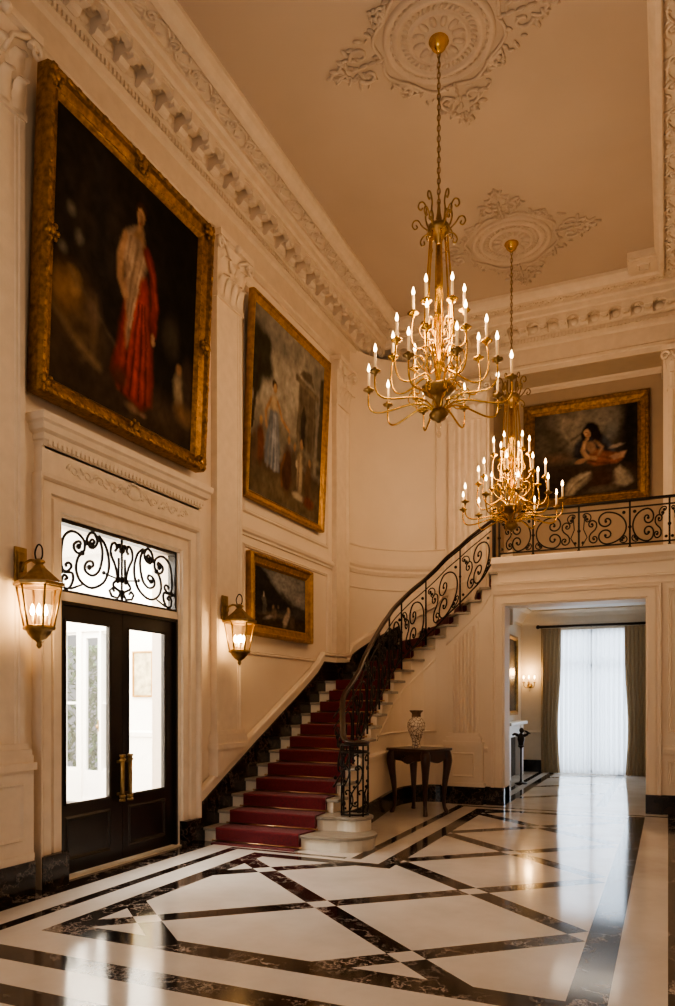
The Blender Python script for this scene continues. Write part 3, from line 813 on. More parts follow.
def ruin():
    c = Canvas(120, 150, (.17,.155,.125))
    c.ell(.45,.85,.6,.3,(.25,.23,.19), soft=1.1, op=.9); c.ell(.3,.62,.35,.16,(.33,.305,.255), soft=1, op=.8); c.ell(.55,.74,.25,.10,(.36,.33,.28), soft=1, op=.6); c.ell(.30,.90,.3,.08,(.16,.15,.13), soft=1, op=.7)
    for q in ((.08,.80,.12,.10),(.13,.72,.10,.07),(.03,.68,.10,.09),(.16,.82,.06,.06),(.05,.60,.06,.07)): c.ell(*q, (.038,.034,.022), soft=.7, nz=1.2)
    c.line([(.02,.35),(.05,.55),(.09,.75)], .016, (.035,.027,.018))
    c.poly([(.60,.30),(.88,.28),(.88,.76),(.80,.79),(.62,.78)], (.105,.085,.06), .02); c.poly([(.57,.77),(.92,.75),(.92,.79),(.57,.81)], (.15,.12,.085), .01); c.poly([(.62,.82),(.86,.80),(.80,.87),(.68,.87)], (.11,.09,.065), .015)
    for x in (.63,.76,.85): c.line([(x,.32),(x,.76)], .008, (.17,.14,.10), op=.6, soft=.02)
    c.poly([(.66,.36),(.73,.36),(.73,.60),(.695,.66),(.66,.60)], (.038,.030,.022), .012); c.poly([(.92,.30),(1,.30),(1,.92),(.95,.90)], (.07,.058,.042), .02)
    c.poly([(0,0),(1,0),(1,.26),(.6,.30),(.3,.22),(0,.30)], (.075,.055,.035), .04); c.ell(.5,.07,.6,.1,(.13,.10,.06), soft=1, op=.7); c.line([(.35,.42),(.60,.40),(1,.36)], .02, (.16,.14,.105), op=.8, soft=.03)
    c.poly([(.20,.20),(.38,.18),(.36,.42),(.33,.52),(.24,.52),(.21,.40)], (.13,.15,.18), .02)
    for x0, x1, l in ((.26,.23,.22),(.29,.28,.34),(.31,.33,.40),(.33,.365,.24)): c.line([(x0,.48),(x1,.19)], .010, (l*.95,l,l*1.06), op=.8, soft=.02)
    c.poly([(.22,.50),(.34,.50),(.33,.58),(.24,.58)], (.36,.28,.19), .02); c.ell(.285,.645,.034,.026,(.045,.028,.016), soft=.35); c.ell(.292,.625,.024,.032,(.36,.23,.14), soft=.3)
    c.line([(.33,.56),(.40,.48),(.50,.45)], .013, (.34,.21,.13)); c.line([(.24,.56),(.18,.47),(.20,.40)], .013, (.30,.19,.12))
    c.ell(.13,.28,.05,.11,(.13,.05,.028), soft=.5); c.ell(.13,.41,.02,.025,(.30,.19,.11), soft=.4); c.ell(.06,.24,.04,.10,(.09,.06,.04), soft=.6); c.ell(.49,.22,.08,.14,(.075,.036,.024), soft=.5); c.ell(.50,.40,.022,.028,(.30,.18,.11), soft=.4); c.line([(.45,.30),(.41,.20),(.43,.12)], .012, (.14,.07,.04))
    c.ell(.67,.25,.045,.13,(.32,.26,.18), soft=.5); c.line([(.66,.34),(.65,.14)], .006, (.15,.11,.08)); c.ell(.68,.42,.022,.03,(.34,.21,.13), soft=.4); c.ell(.58,.27,.035,.09,(.10,.075,.05), soft=.5); c.ell(.585,.38,.018,.024,(.28,.17,.10), soft=.4); c.ell(.80,.22,.05,.10,(.10,.06,.036), soft=.5); c.ell(.67,.105,.085,.022,(.36,.31,.23), soft=.6); c.ell(.625,.29,.014,.024,(.5,.43,.32), soft=.5); c.ell(.82,.34,.019,.026,(.28,.17,.1), soft=.5)
    c.ell(.82,.10,.08,.035,(.13,.045,.026), soft=.6); c.ell(.2,.1,.12,.025,(.10,.08,.05), soft=.8)
    c.finish(.4); return c
def valley():
    c = Canvas(100, 64, (.030,.027,.024))
    c.poly([(.12,1),(1,1),(1,.42),(.72,.45),(.45,.66)], (.16,.155,.145), .08); c.ell(.55,.78,.25,.14,(.24,.235,.22), rot=-.5, soft=.8, op=.8); c.ell(.85,.62,.16,.08,(.22,.21,.195), soft=.8, op=.7)
    c.poly([(.5,.66),(.75,.46),(1,.40),(1,.20),(.4,.3)], (.055,.05,.044), .05); c.poly([(0,1),(.14,.95),(.42,.62),(.75,.40),(.4,.3),(0,.35)], (.022,.02,.018), .04)
    c.poly([(.13,.20),(.22,.20),(.21,.50),(.17,.56),(.14,.50)], (.10,.09,.08), .02); c.ell(.17,.54,.014,.05,(.34,.30,.26), soft=.5)
    c.poly([(0,0),(1,0),(1,.20),(.5,.14),(0,.22)], (.05,.036,.022), .05); c.ell(.4,.22,.3,.04,(.13,.10,.07), soft=1, op=.7)
    c.ell(.60,.20,.05,.16,(.29,.24,.19), rot=-.3, soft=.6); c.ell(.64,.36,.03,.05,(.26,.19,.13), soft=.5); c.ell(.36,.24,.05,.10,(.15,.11,.08), soft=.6); c.ell(.34,.36,.022,.04,(.22,.15,.10), soft=.5); c.ell(.72,.16,.05,.12,(.10,.07,.05), soft=.6); c.ell(.44,.38,.02,.035,(.16,.11,.08), soft=.5)
    c.ell(.25,.16,.09,.03,(.24,.21,.18), rot=.4, soft=.7, op=.8)
    c.finish(.5); return c
def recliner():
    c = Canvas(150, 130, (.045,.039,.032))
    c.ell(.42,.80,.28,.30,(.17,.15,.12), rot=.3, soft=1.0, op=.9, nz=.8); c.ell(.33,.72,.12,.24,(.27,.245,.20), rot=.5, soft=.8, op=.7, nz=.9); c.ell(.46,.88,.10,.12,(.23,.205,.165), rot=-.4, soft=.8, op=.7, nz=.9); c.ell(.68,.86,.15,.20,(.19,.175,.145), rot=-.5, soft=.9, op=.85, nz=.9); c.ell(.74,.70,.07,.12,(.15,.15,.14), rot=-.3, soft=.9, op=.7); c.ell(.16,.62,.2,.28,(.09,.078,.06), soft=1)
    c.line([(.26,.56),(.36,.66),(.48,.72)], .012, (.05,.042,.035), op=.7, soft=.03); c.line([(.30,.95),(.28,.80),(.36,.62)], .010, (.30,.27,.22), op=.6, soft=.03)
    c.poly([(.80,.2),(1,.2),(1,1),(.88,1)], (.016,.014,.012), .10); c.poly([(0,0),(1,0),(1,.30),(.6,.34),(.3,.38),(0,.44)], (.042,.030,.021), .08)
    c.ell(.2,.46,.18,.06,(.13,.085,.06), soft=1, op=.7)
    # cloak and body
    c.poly([(.38,.46),(.40,.60),(.47,.68),(.56,.72),(.66,.68),(.74,.56),(.76,.46),(.62,.40),(.48,.40)], (.020,.021,.026), .04)
    c.line([(.66,.66),(.72,.58),(.76,.48)], .020, (.065,.075,.095), op=.8, soft=.04); c.line([(.43,.60),(.42,.50)], .018, (.05,.05,.06), op=.7, soft=.04)
    c.poly([(.52,.47),(.62,.52),(.72,.48),(.86,.44),(.88,.38),(.80,.33),(.62,.33),(.52,.37)], (.19,.080,.052), .03)
    for q, k in (([(.55,.45),(.66,.40),(.80,.36)], (.30,.13,.085)), ([(.60,.50),(.70,.44),(.84,.41)], (.27,.12,.08)), ([(.54,.40),(.64,.36),(.74,.34)], (.09,.035,.025))): c.line(q, .010, k, op=.85, soft=.02)
    c.poly([(.74,.43),(.89,.46),(.87,.40),(.78,.37)], (.33,.22,.155), .02); c.ell(.80,.53,.07,.022,(.24,.20,.165), rot=.2, soft=.7)
    c.ell(.46,.40,.06,.03,(.26,.165,.11), rot=.3, soft=.5)
    # arms, head and hair
    c.line([(.50,.62),(.485,.52),(.52,.44),(.60,.42)], .022, (.33,.21,.135), soft=.02); c.line([(.495,.60),(.50,.50),(.54,.455)], .007, (.46,.32,.22), op=.8, soft=.012)
    c.ell(.56,.55,.040,.07,(.26,.165,.11), rot=.4, soft=.6); c.line([(.60,.62),(.66,.54),(.64,.46)], .018, (.28,.18,.12), op=.8, soft=.02)
    c.ell(.555,.765,.075,.072,(.014,.010,.009), soft=.4, nz=.5); c.ell(.605,.69,.05,.095,(.016,.011,.010), rot=.35, soft=.5, nz=.6); c.ell(.49,.70,.025,.06,(.016,.012,.010), soft=.5)
    c.ell(.525,.715,.032,.050,(.37,.24,.16), rot=.2, soft=.3); c.ell(.54,.70,.018,.034,(.24,.145,.095), rot=.2, soft=.5, op=.8); c.ell(.520,.728,.022,.006,(.13,.075,.05), soft=.8, op=.7); c.ell(.520,.690,.010,.005,(.28,.09,.06), soft=.8); c.ell(.52,.65,.022,.02,(.30,.19,.125), soft=.5)
    # white cloths and foreground
    c.poly([(.30,.02),(.33,.16),(.44,.25),(.54,.27),(.57,.20),(.48,.12),(.40,.02)], (.27,.235,.18), .04, nz=.03); c.line([(.36,.10),(.45,.20),(.54,.25)], .012, (.40,.35,.27), op=.8, soft=.03); c.line([(.34,.04),(.40,.14),(.50,.20)], .008, (.12,.10,.075), op=.8, soft=.02)
    c.poly([(.76,.10),(.78,.24),(.84,.30),(.92,.22),(.96,.10),(.88,.05)], (.23,.20,.155), .04, nz=.03); c.line([(.80,.26),(.86,.18),(.90,.08)], .010, (.34,.30,.235), op=.8, soft=.03)
    c.ell(.66,.17,.12,.12,(.055,.030,.022), soft=.8, nz=.6); c.ell(.68,.05,.14,.04,(.12,.095,.07), soft=.9, op=.8); c.ell(.12,.2,.14,.16,(.035,.026,.02), soft=1)
    c.finish(.4); return c

def picture(name, label, base, w, h, fw, can, rot, ornate=False, depth=.09, gm=None, lean=0, scale=1.0):
    """local X = right along wall, Z = up, -Y = into the room; base at bottom centre on the wall"""
    t = thing(name, label, 'painting', base, 0, 'gilt-framed paintings in the hall'); t.rotation_euler = (lean, 0, rot)
    pr = [(0,0),(0,depth*.75),(fw*.10,depth),(fw*.28,depth*.95),(fw*.36,depth*.72),(fw*.5,depth*.66),(fw*.72,depth*.55),(fw*.80,depth*.60),(fw*.88,depth*.5),(fw,depth*.3),(fw,.0)]
    fr = MB()
    pth = [(-w/2,0),(w/2,0),(w/2,h),(-w/2,h)]
    fr.sweep(pth, pr, U=(1,0,0), W=ZE, N=(0,-1,0), closed=True)
    orn = fr
    per = [(pth[i], pth[(i+1) % 4]) for i in range(4)]
    st = .11 if ornate else .075
    for (a, b) in per:
        L = math.hypot(b[0]-a[0], b[1]-a[1]); n = int(L/st); dx, dz = (b[0]-a[0])/L, (b[1]-a[1])/L
        for k in range(n+1):
            s = L*k/n
            s = min(max(s, fw*.2), L-fw*.2)
            px, pz = a[0]+dx*s-dz*fw*.20, a[1]+dz*s+dx*fw*.20
            r = fw*(.13 if ornate else .075)*(1+.25*math.sin(k*1.7))
            orn.ball((px, -depth*.98, pz), (r*1.6 if dx else r, r*.5, r*1.6 if dz else r), 6, 4)
            px, pz = a[0]+dx*s-dz*fw*.76, a[1]+dz*s+dx*fw*.76
            orn.ball((px, -depth*.6, pz), fw*.045, 5, 4)
    if ornate:
        for cx, cz in pth+[(0,0),(0,h),(-w/2,h/2),(w/2,h/2)]:
            px = cx-math.copysign(fw*.45, cx) if cx else 0; pz = fw*.45 if cz == 0 else (h-fw*.45 if cz == h else cz)
            for k in range(7):
                a = 2*PI*k/7
                orn.ball((px+fw*.36*math.cos(a), -depth*.9, pz+fw*.36*math.sin(a)), (fw*.14, fw*.10, fw*.14), 6, 4)
            orn.ball((px, -depth*.92, pz), (fw*.22, fw*.14, fw*.22), 8, 5)
    fr.build('frame', gm or M_GOLD, t)
    cw, chh = w-2*fw+.02, h-2*fw+.02
    me = MB(); me.grid(lambda a, b: (-cw/2+cw*a, -depth*.32, fw-.01+chh*b), can.nu-1, can.nv-1)
    o = me.build('canvas', M_PAINT, t)
    at = o.data.color_attributes.new('paint', 'FLOAT_COLOR', 'POINT')
    rgba = np.ones((can.nu, can.nv, 4)); rgba[..., :3] = can.A*scale
    at.data.foreach_set('color', rgba.reshape(-1).astype(np.float32))
    MB().box((-w/2+.01, -.012, .01), (w/2-.01, -.002, h-.01)).build('backing', M_WOOD, t)
    return t
R90 = PI/2   # local +X -> world +Y, local -Y -> world +X
def left_pic(name, label, y0, y1, z0, z1, *a, x=WX, **k):
    return picture(name, label, (x+.01, (y0+y1)/2, z0), y1-y0, z1-z0, *a, rot=R90, **k)
left_pic('framed_painting', 'largest gilt-framed painting, lady in red gown, hung above the double door', 4.66, 7.10, 4.19, 6.90, .185, lady(), ornate=True, depth=.15, lean=.045, x=WX+.04)
left_pic('framed_painting', 'tall gilt-framed painting of figures before a tower, on the left wall past the big door', 8.14, 10.46, 4.20, 6.80, .11, ruin(), gm=M_GOLD2, depth=.09, lean=.045, x=WX+.01)
left_pic('framed_painting', 'smallest gilt-framed landscape painting, dark valley, hung beside the farther wall lantern', 8.28, 10.08, 2.45, 3.53, .16, valley(), gm=M_GOLD2, depth=.10, x=WX)
picture('framed_painting', 'gilt-framed painting of a dark-haired reclining woman on the gallery wall', (-1.365, 14.08, 5.10), 2.15, 1.92, .20, recliner(), rot=0, gm=M_GOLD, depth=.10, scale=1.15)

# ------------------------------------------------------------------ staircase
O_ = {1:(-4.87,7.22),2:(-4.87,7.52),3:(-4.87,7.82),4:(-4.87,8.13),5:(-4.87,8.43),6:(-4.87,8.75),7:(-4.87,9.06),8:(-4.87,9.38),9:(-4.87,9.70),10:(-4.87,10.0),11:(-4.87,10.3),12:(-4.87,10.52)}
RO = 1.27
OA = {13:6, 14:22, 15:38, 16:54, 17:70, 18:84}
for k, a in OA.items(): O_[k] = (CCX-RO*math.cos(math.radians(a)), CCY+RO*math.sin(math.radians(a)))
O_.update({19:(-3.40,12.77),20:(-3.02,12.77),21:(-2.70,12.77),22:(-2.42,12.77)})
I_ = {1:(-3.45,7.20),2:(-3.42,7.50),3:(-3.44,7.82),4:(-3.44,8.10),5:(-3.45,8.38),6:(-3.46,8.65),7:(-3.49,8.92),8:(-3.52,9.22),9:(-3.57,9.57),10:(-3.63,9.95),11:(-3.69,10.35),12:(-3.73,10.70),13:(-3.715,11.0),14:(-3.65,11.25),15:(-3.53,11.41),16:(-3.38,11.45),17:(-3.21,11.455),18:(-3.01,11.455),19:(-2.82,11.455),20:(-2.64,11.455),21:(-2.50,11.455),22:(-2.40,11.455)}
Z_ = {0:0, **{k: .158*k for k in range(1, 11)}, 11:1.745, 12:1.915, 13:2.09, 14:2.265, 15:2.455, 16:2.635, 17:2.81, 18:2.99, 19:3.17, 20:3.36, 21:3.58, 22:3.72}
def inward(k):
    a = V(I_[max(1, k-1)]); b = V(I_[min(22, k+1)]); d = (b-a).normalized(); return V((-d.y, d.x))
WP = {k: (V(I_[k]) + inward(k)*(.085 if k < 15 else .075)) for k in I_}
def outer_between(k):
    pts = []
    if k == 12: return [(-4.87, 10.9), (-4.87, 11.3), (-4.87, 11.5)]
    if 13 <= k <= 18:
        a0 = OA[k]; a1 = OA.get(k+1, 90)
        for i in range(1, 5):
            a = math.radians(a0+(a1-a0)*i/5); pts.append((CCX-RO*math.cos(a), CCY+RO*math.sin(a)))
    return pts
ST = thing('staircase', 'curved cream stone staircase with grey treads rising along the left wall', 'staircase', (0,0,0))
ang = lambda c, r, a: (c[0]+r*math.cos(math.radians(a)), c[1]+r*math.sin(math.radians(a)))
CUR1, CUR2 = (-3.22, 7.52), (-3.22, 7.76)
for k in range(1, 22):
    z0 = max(0, Z_[k-1]-.06) if k > 2 else (0 if k == 1 else Z_[1]); zt = Z_[k]-.035
    if k == 1:
        blk = [O_[1], (-3.6,7.20)] + [ang(CUR1,.31,a) for a in range(-95, 91, 15)] + [(-3.45,7.86), (O_[2][0], 7.86)]
        trd = [(O_[1][0],7.19), (-3.6,7.17)] + [ang(CUR1,.335,a) for a in range(-95, 91, 15)] + [(-3.45,7.87), (O_[2][0], 7.87)]
    elif k == 2:
        blk = [O_[2], (-3.5,7.52), (-3.36,7.58)] + [ang(CUR2,.185,a) for a in range(-110, 121, 15)] + [(-3.42,8.0), (O_[3][0], 8.0)]
        trd = [(O_[2][0],7.49), (-3.5,7.49), (-3.36,7.55)] + [ang(CUR2,.21,a) for a in range(-110, 121, 15)] + [(-3.42,8.0), (O_[3][0], 8.0)]
    else:
        n = V(O_[k])-V(I_[k]); n = V((n.y, -n.x)).normalized()
        if n.dot(V(I_[k+1])-V(I_[k])) > 0: n = -n
        ov = n*.03; wn = WP[k+1]
        e = (V(O_[k+1])-V(I_[k+1])).normalized()
        dep = -n*.0
        blk = [O_[k], tuple(WP[k]), tuple(WP[k+1])] + [O_[k+1]] + outer_between(k)[::-1]
        trd = [tuple(V(O_[k])+ov), tuple(V(I_[k])+ov), tuple(V(I_[k+1])), O_[k+1]] + outer_between(k)[::-1]
    st = MB().prism(blk, z0, zt).build('step_riser', M_STONE, ST)
    MB().prism(trd, zt, Z_[k]).build('step_tread', M_TREAD, ST, bevel=.006)
# underside mass hidden behind string wall
# string wall beneath the steps (cream plaster ribbon along the inner edge)
sw = MB(); ks = list(range(3, 23))
for k in ks[:-1]:
    p, q = WP[k]-inward(k)*.012, WP[k+1]-inward(k+1)*.012; zt = Z_[k]-.036; b = len(sw.v)
    nn = inward(k)*.12
    for pt in (p, q, q+nn, p+nn):
        sw.v.append((pt.x, pt.y, 0)); sw.v.append((pt.x, pt.y, zt))
    sw.face((b, b+2, b+3, b+1)); sw.face((b+1, b+3, b+5, b+7)); sw.face((b+2,b+4,b+5,b+3)); sw.face((b,b+1,b+7,b+6)); sw.face((b+4,b+6,b+7,b+5))
S(sw, 'wall_stair', M_WALL)
# mouldings on the string wall
mb = MB()
off = lambda k, d: WP[k]-inward(k)*(d+.012)
mb.tube([(*off(k, .0), Z_[k]-.36) for k in range(9, 17)], .016, 6)
mb.tube([(*off(k, .0), Z_[k]-.32) for k in range(17, 22)], .012, 6)
xw = YF-.0
mb.tube([(-3.37, YF, 2.25), (-3.37, YF, 1.12)], .016, 6); mb.tube([(-3.37, YF, 1.12), (-3.55, 11.36, 1.12), *[(*off(k, 0), 1.12) for k in (14, 13, 12, 11, 10, 9)]], .016, 6)
mb.sweep([(-2.55, YF), *[tuple(off(k, 0)) for k in (17, 16, 15, 14, 13, 12, 11, 10, 9, 8, 7, 6)]], [(0,.80),(.015,.80),(.03,.84),(.035,.87),(.01,.89),(0,.90)])
mb.sweep([(-3.27, .42), (-3.37, .42), (-3.37, .74), (-3.27, .74)], [(0,0),(.01,.015),(.03,0)], O=(0,YF,0), U=(1,0,0), W=ZE, N=(0,-1,0), cap=False)
trim(mb)
# lower fluted pilaster cut by the rake of the stair
mb = MB(); px0, px1 = -3.14, -2.70
topz = lambda x: 2.55+(x-px0)*.95
nf = 6; fw = (px1-px0-.08)/nf; sec = [(px0,0),(px0,.05)]
for k in range(nf):
    a = px0+.04+k*fw; sec += [(a+fw*.12,.05),(a+fw*.3,.025),(a+fw*.5,.018),(a+fw*.7,.025),(a+fw*.88,.05)]
sec += [(px1,.05),(px1,0)]
b = len(mb.v); n = len(sec)
for x, d in sec: mb.v.append((x, YF-d, 1.1)); mb.v.append((x, YF-d, topz(x)-.12))
for i in range(n-1): mb.face((b+2*i, b+2*i+2, b+2*i+3, b+2*i+1))
mb.box((px0-.09, YF-.11, .27), (px1+.09, YF, .92)); mb.box((px0-.10, YF-.13, .90), (px1+.10, YF, .97)); mb.box((px0-.06, YF-.09, .97), (px1+.06, YF, 1.04)); mb.box((px0-.03, YF-.07, 1.04), (px1+.03, YF, 1.10))
mb.sweep([(px0+.04,.42),(px1-.04,.42),(px1-.04,.80),(px0+.04,.80)], [(0,0),(.012,.016),(.035,.0)], O=(0,YF-.11,0), U=(1,0,0), W=ZE, N=(0,-1,0), closed=True)
mb.box((px0-.12, YF-.13, .27), (px1+.12, YF, .33))
trim(mb)
# dark skirting of the string wall and along the outer walls
mb = MB(); mb.sweep([(-3.3, YF), *[tuple(off(k, 0)) for k in (16,15,14,13,12,11,10,9,8,7,6,5,4,3)]], [(0,0),(.03,0),(.03,.25),(.015,.27),(0,.27)])
S(mb, 'baseboard_stair', M_SKIRT)
op = []   # outer path with heights
for k in range(1, 22):
    op.append((*O_[k], Z_[k]))
    ob_ = outer_between(k)
    for i, q in enumerate(ob_): op.append((*q, Z_[k]+(Z_[k+1]-Z_[k])*((i+1)/5 if k != 12 else .1*i)))
op.append((*O_[22], Z_[22]))
def outer_strip(r_extra, z_lo, z_hi, d0, upto=999):
    m = MB(); P = []
    for x, y, z in op[:upto]:
        c = V((CCX, CCY)); q = V((x, y))
        if y > CCY and x < CCX: q = c+(q-c).normalized()*(RO+r_extra)
        elif x <= CCX: q = V((x-r_extra, y))
        else: q = V((x, y+r_extra))
        P.append((q, z))
    P = [(V((P[0][0].x, 7.15)), P[0][1]-.02)] + P
    b = len(m.v)
    for i, (q, z) in enumerate(P):
        j0, j1 = P[max(i-1,0)][0], P[min(i+1,len(P)-1)][0]
        d = (j1-j0).normalized(); n_ = V((d.y, -d.x))
        for (o, h) in ((-.05, z_lo), (d0, z_lo), (d0, z_hi-.015), (d0*.5, z_hi), (-.05, z_hi)):
            m.v.append((q.x+n_.x*o, q.y+n_.y*o, max(z+h, 0)))
    for i in range(len(P)-1):
        for k in range(4): m.face((b+i*5+k, b+i*5+k+1, b+(i+1)*5+k+1, b+(i+1)*5+k))
    m.face([b+k for k in range(5)]); m.face([b+(len(P)-1)*5+k for k in range(5)])
    return m
S(outer_strip(.0, -.3, .30, .012, 31), 'baseboard_stairwell', M_SKIRT)
trim(outer_strip(.03, .30, .40, .02)); trim(outer_strip(.02, .40, .45, .035))

# carpet runner and rods
RU = thing('stair_runner', 'deep red carpet runner laid up the middle of the curved stair', 'carpet', (0,0,0))
def lerp2(a, b, t): return V(a)*(1-t)+V(b)*t
cm = MB(); TK = .013
def cl(k): return .135 if k > 1 else .15
ce = {}
for k in range(1, 23):
    a, b_ = V(O_[k]), V(I_[k]); L = (b_-a).length; d = (b_-a)/L
    rin_ = .15 if k < 13 else min(.42, .15+(k-12)*.07)
    n = V((d.y, -d.x))
    if k < 22 and n.dot(V(I_[k+1])-V(I_[k])) > 0: n = -n
    ov = .046
    ce[k] = (a+d*.19+n*ov, b_-d*(rin_ if k > 1 else .17)+n*ov, n)
def quad(mb, a, b, c, d, mi=0):
    i = len(mb.v); mb.v += [tuple(a), tuple(b), tuple(c), tuple(d)]; mb.face((i,i+1,i+2,i+3), False, mi)
for k in range(1, 22):
    l, r, n = ce[k]; l2, r2, n2 = ce[k+1]
    zt = Z_[k]+TK; zb = (Z_[k-1]+TK) if k > 1 else .004
    # rounded nose
    sec = [(.0, zb), (.0, zt-.03), (.004, zt-.012), (-.004, zt-.002), (-.02, zt)]
    # riser sits just in front of the nosing above; the carpet tread runs back to it
    i0 = len(cm.v)
    for o, z in sec:
        p, q = l+n*o, r+n*o; cm.v.append((p.x, p.y, z)); cm.v.append((q.x, q.y, z))
    for j in range(len(sec)-1): cm.face((i0+2*j, i0+2*j+1, i0+2*j+3, i0+2*j+2), True)
    ob = outer_between(k)
    li = [V(q)+ (V((CCX,CCY))-V(q)).normalized()*.19 for q in ob]
    pts = [l-n*.02] + [r-n*.02] + [r2] + [l2] + li[::-1]
    i1 = len(cm.v); cm.v += [(p.x, p.y, zt) for p in pts]; cm.face(list(range(i1, i1+len(pts))))
    # side thickness
    quad(cm, (*l, zb), (*(l-n*.02), zt), (*l2, zt), (*l2, zt-TK)); quad(cm, (*r, zb), (*(r-n*.02), zt), (*r2, zt), (*r2, zt-TK))
l, r, n = ce[1]
quad(cm, (l.x,l.y,.012), (r.x,r.y,.012), (r.x,r.y-.10,.012), (l.x,l.y-.10,.012)); quad(cm, (l.x,l.y-.10,0), (r.x,r.y-.10,0), (r.x,r.y-.10,.012), (l.x,l.y-.10,.012))
cm.build('runner', M_RED, RU)
for k in range(1, 22):
    l, r, n = ce[k]; zb = (Z_[k-1]+TK) if k > 1 else .014
    d = (r-l).normalized(); a = l-d*.03+n*.012; b = r+d*.03+n*.012
    rd = MB().tube([(a.x,a.y,zb+.012), (b.x,b.y,zb+.012)], .0085, 6)
    for p in (a, b): rd.ball((p.x,p.y,zb+.012), .014, 6, 4)
    rd.build('stair_rod', M_ROD, RU)

# ------------------------------------------------------------------ stair railing
SR = thing('stair_railing', 'black wrought-iron scroll railing with dark handrail climbing the curved stair', 'railing', (0,0,0))
RZ = {3:1.45,4:1.63,5:1.81,6:1.98,7:2.17,8:2.35,9:2.52,10:2.69,11:2.85,12:3.01,13:3.17,14:3.35,15:3.53,16:3.70,17:3.87,18:4.02,19:4.17,20:4.29,21:4.38}
RP = {k: V(I_[k])+inward(k)*.07 for k in I_}
NC = (-3.22, 7.76)
rail_pts = [(-3.24,7.84,1.135),(-3.12,7.84,1.135),(-3.08,7.72,1.135),(-3.16,7.61,1.14),(-3.29,7.64,1.17),(-3.385,7.80,1.30)] + [(*RP[k], RZ[k]) for k in range(4, 22)] + [(-2.43,11.50,4.40)]
rp = cr(rail_pts, 6)
hr = MB()
def flat_tube(mb, pts, w, h, n=10):
    base = len(mb.v); m = len(pts)
    for i in range(m):
        t = (pts[min(i+1,m-1)]-pts[max(i-1,0)]).normalized(); s = t.cross(V((0,0,1)))
        s = s.normalized() if s.length > 1e-4 else V((1,0,0)); u = s.cross(t)
        for k in range(n):
            a = 2*PI*k/n; mb.v.append(tuple(pts[i]+s*math.cos(a)*w+u*math.sin(a)*h))
    for i in range(m-1):
        for k in range(n): mb.face((base+i*n+k, base+i*n+(k+1) % n, base+(i+1)*n+(k+1) % n, base+(i+1)*n+k), True)
    mb.face([base+k for k in range(n)][::-1]); mb.face([base+(m-1)*n+k for k in range(n)])
flat_tube(hr, rp, .034, .024)
o = hr.build('handrail', M_HAND, SR); o['label'] = 'dark polished wooden handrail'
PK = cr([(*RP[k], Z_[k]) for k in range(3, 22)], 10); NPK = len(PK)
RTOP = cr([(*RP[k], RZ[k]) for k in range(3, 22)], 10)
def railpt(s, h):
    """s in steps from 3..21, h 0..1 between bottom bar and just under handrail"""
    q = min(max((s-3)*10, 0), NPK-1.001); i = int(q); f = q-i
    a = PK[i].lerp(PK[i+1], f); b = RTOP[i].lerp(RTOP[i+1], f)
    zb = a.z+.14+.0
    return V((a.x, a.y, zb+(b.z-.07-zb)*h))
br = MB(); br.tube([railpt(3+i*.1, 0) for i in range(181)], .012, 6); br.build('bottom_rail', M_IRON, SR)
br = MB(); br.tube([railpt(3+i*.1, .87) for i in range(181)], .009, 6); br.tube([railpt(3+i*.1, 1.03) for i in range(181)], .012, 6); br.build('upper_rail', M_IRON, SR)
PANELS = [(3,5.2),(5.2,7.4),(7.4,9.4),(9.4,11.2),(11.2,13.0),(13.0,15.2),(15.2,18.1),(18.1,21)]
def c_shape(turns=1.35, e=.45):
    """unit C scroll opening left, both ends wound inwards"""
    up = []
    n = 40
    for i in range(n+1):
        t = i/n; th = PI/2+2*PI*turns*(1-t); rho = .05+(1-e-.05)*t**1.25
        up.append((rho*math.cos(th)*.9, e+rho*math.sin(th)))
    arc = [(math.sin(PI*i/24), math.cos(PI*i/24)) for i in range(1, 24)]
    return up+arc+[(x, -y) for x, y in up[::-1]]
def s_shape(turns=1.2):
    half = [(0,0), (.22,.12), (.40,.32), (.45,.56)]
    n = 34; sp = []
    for i in range(n+1):
        t = i/n; th = 2*PI*turns*t; rho = .40*(1-t)**1.15+.05
        sp.append((.0+rho*math.cos(th), .58+rho*math.sin(th)*.9))
    half = half[:3]+sp
    return [(-x, -y) for x, y in half[::-1]]+half[1:]
def ring_scroll(mb, fn, pts, cx, cy, sx, sy, r, rot=0):
    ca, sa = math.cos(rot), math.sin(rot)
    q = [(cx+(x*sx*ca-y*sy*sa), cy+(x*sx*sa+y*sy*ca)) for x, y in pts]
    o = [q[0]]
    for p in q[1:]:
        if math.hypot(p[0]-o[-1][0], p[1]-o[-1][1]) > r*1.1: o.append(p)
    mb.tube([fn(*p) for p in o], r, 6)
    for p in (o[0], o[-1]): mb.ball(fn(*p), r*1.8, 6, 4)
CS, SS = c_shape(), s_shape()
def panel_scrolls(mb, fn, w, hgt, r=.010):
    """fn maps metric (a in 0..w, b in 0..hgt)"""
    ring_scroll(mb, fn, CS, w*.55, hgt*.47, min(w*.40, hgt*.55), hgt*.46, r)
    ring_scroll(mb, fn, SS, w*.27, hgt*.40, min(w*.24, hgt*.30), hgt*.36, r*.9, .15)
    ring_scroll(mb, fn, CS, w*.13, hgt*.82, w*.10, hgt*.13, r*.75, .5)
    ring_scroll(mb, fn, CS, w*.88, hgt*.12, w*.09, hgt*.10, r*.75, -.6)
    mb.ball(fn(w*.90, hgt*.88), r*2.2, 6, 4); mb.ball(fn(w*.06, hgt*.10), r*2, 6, 4)
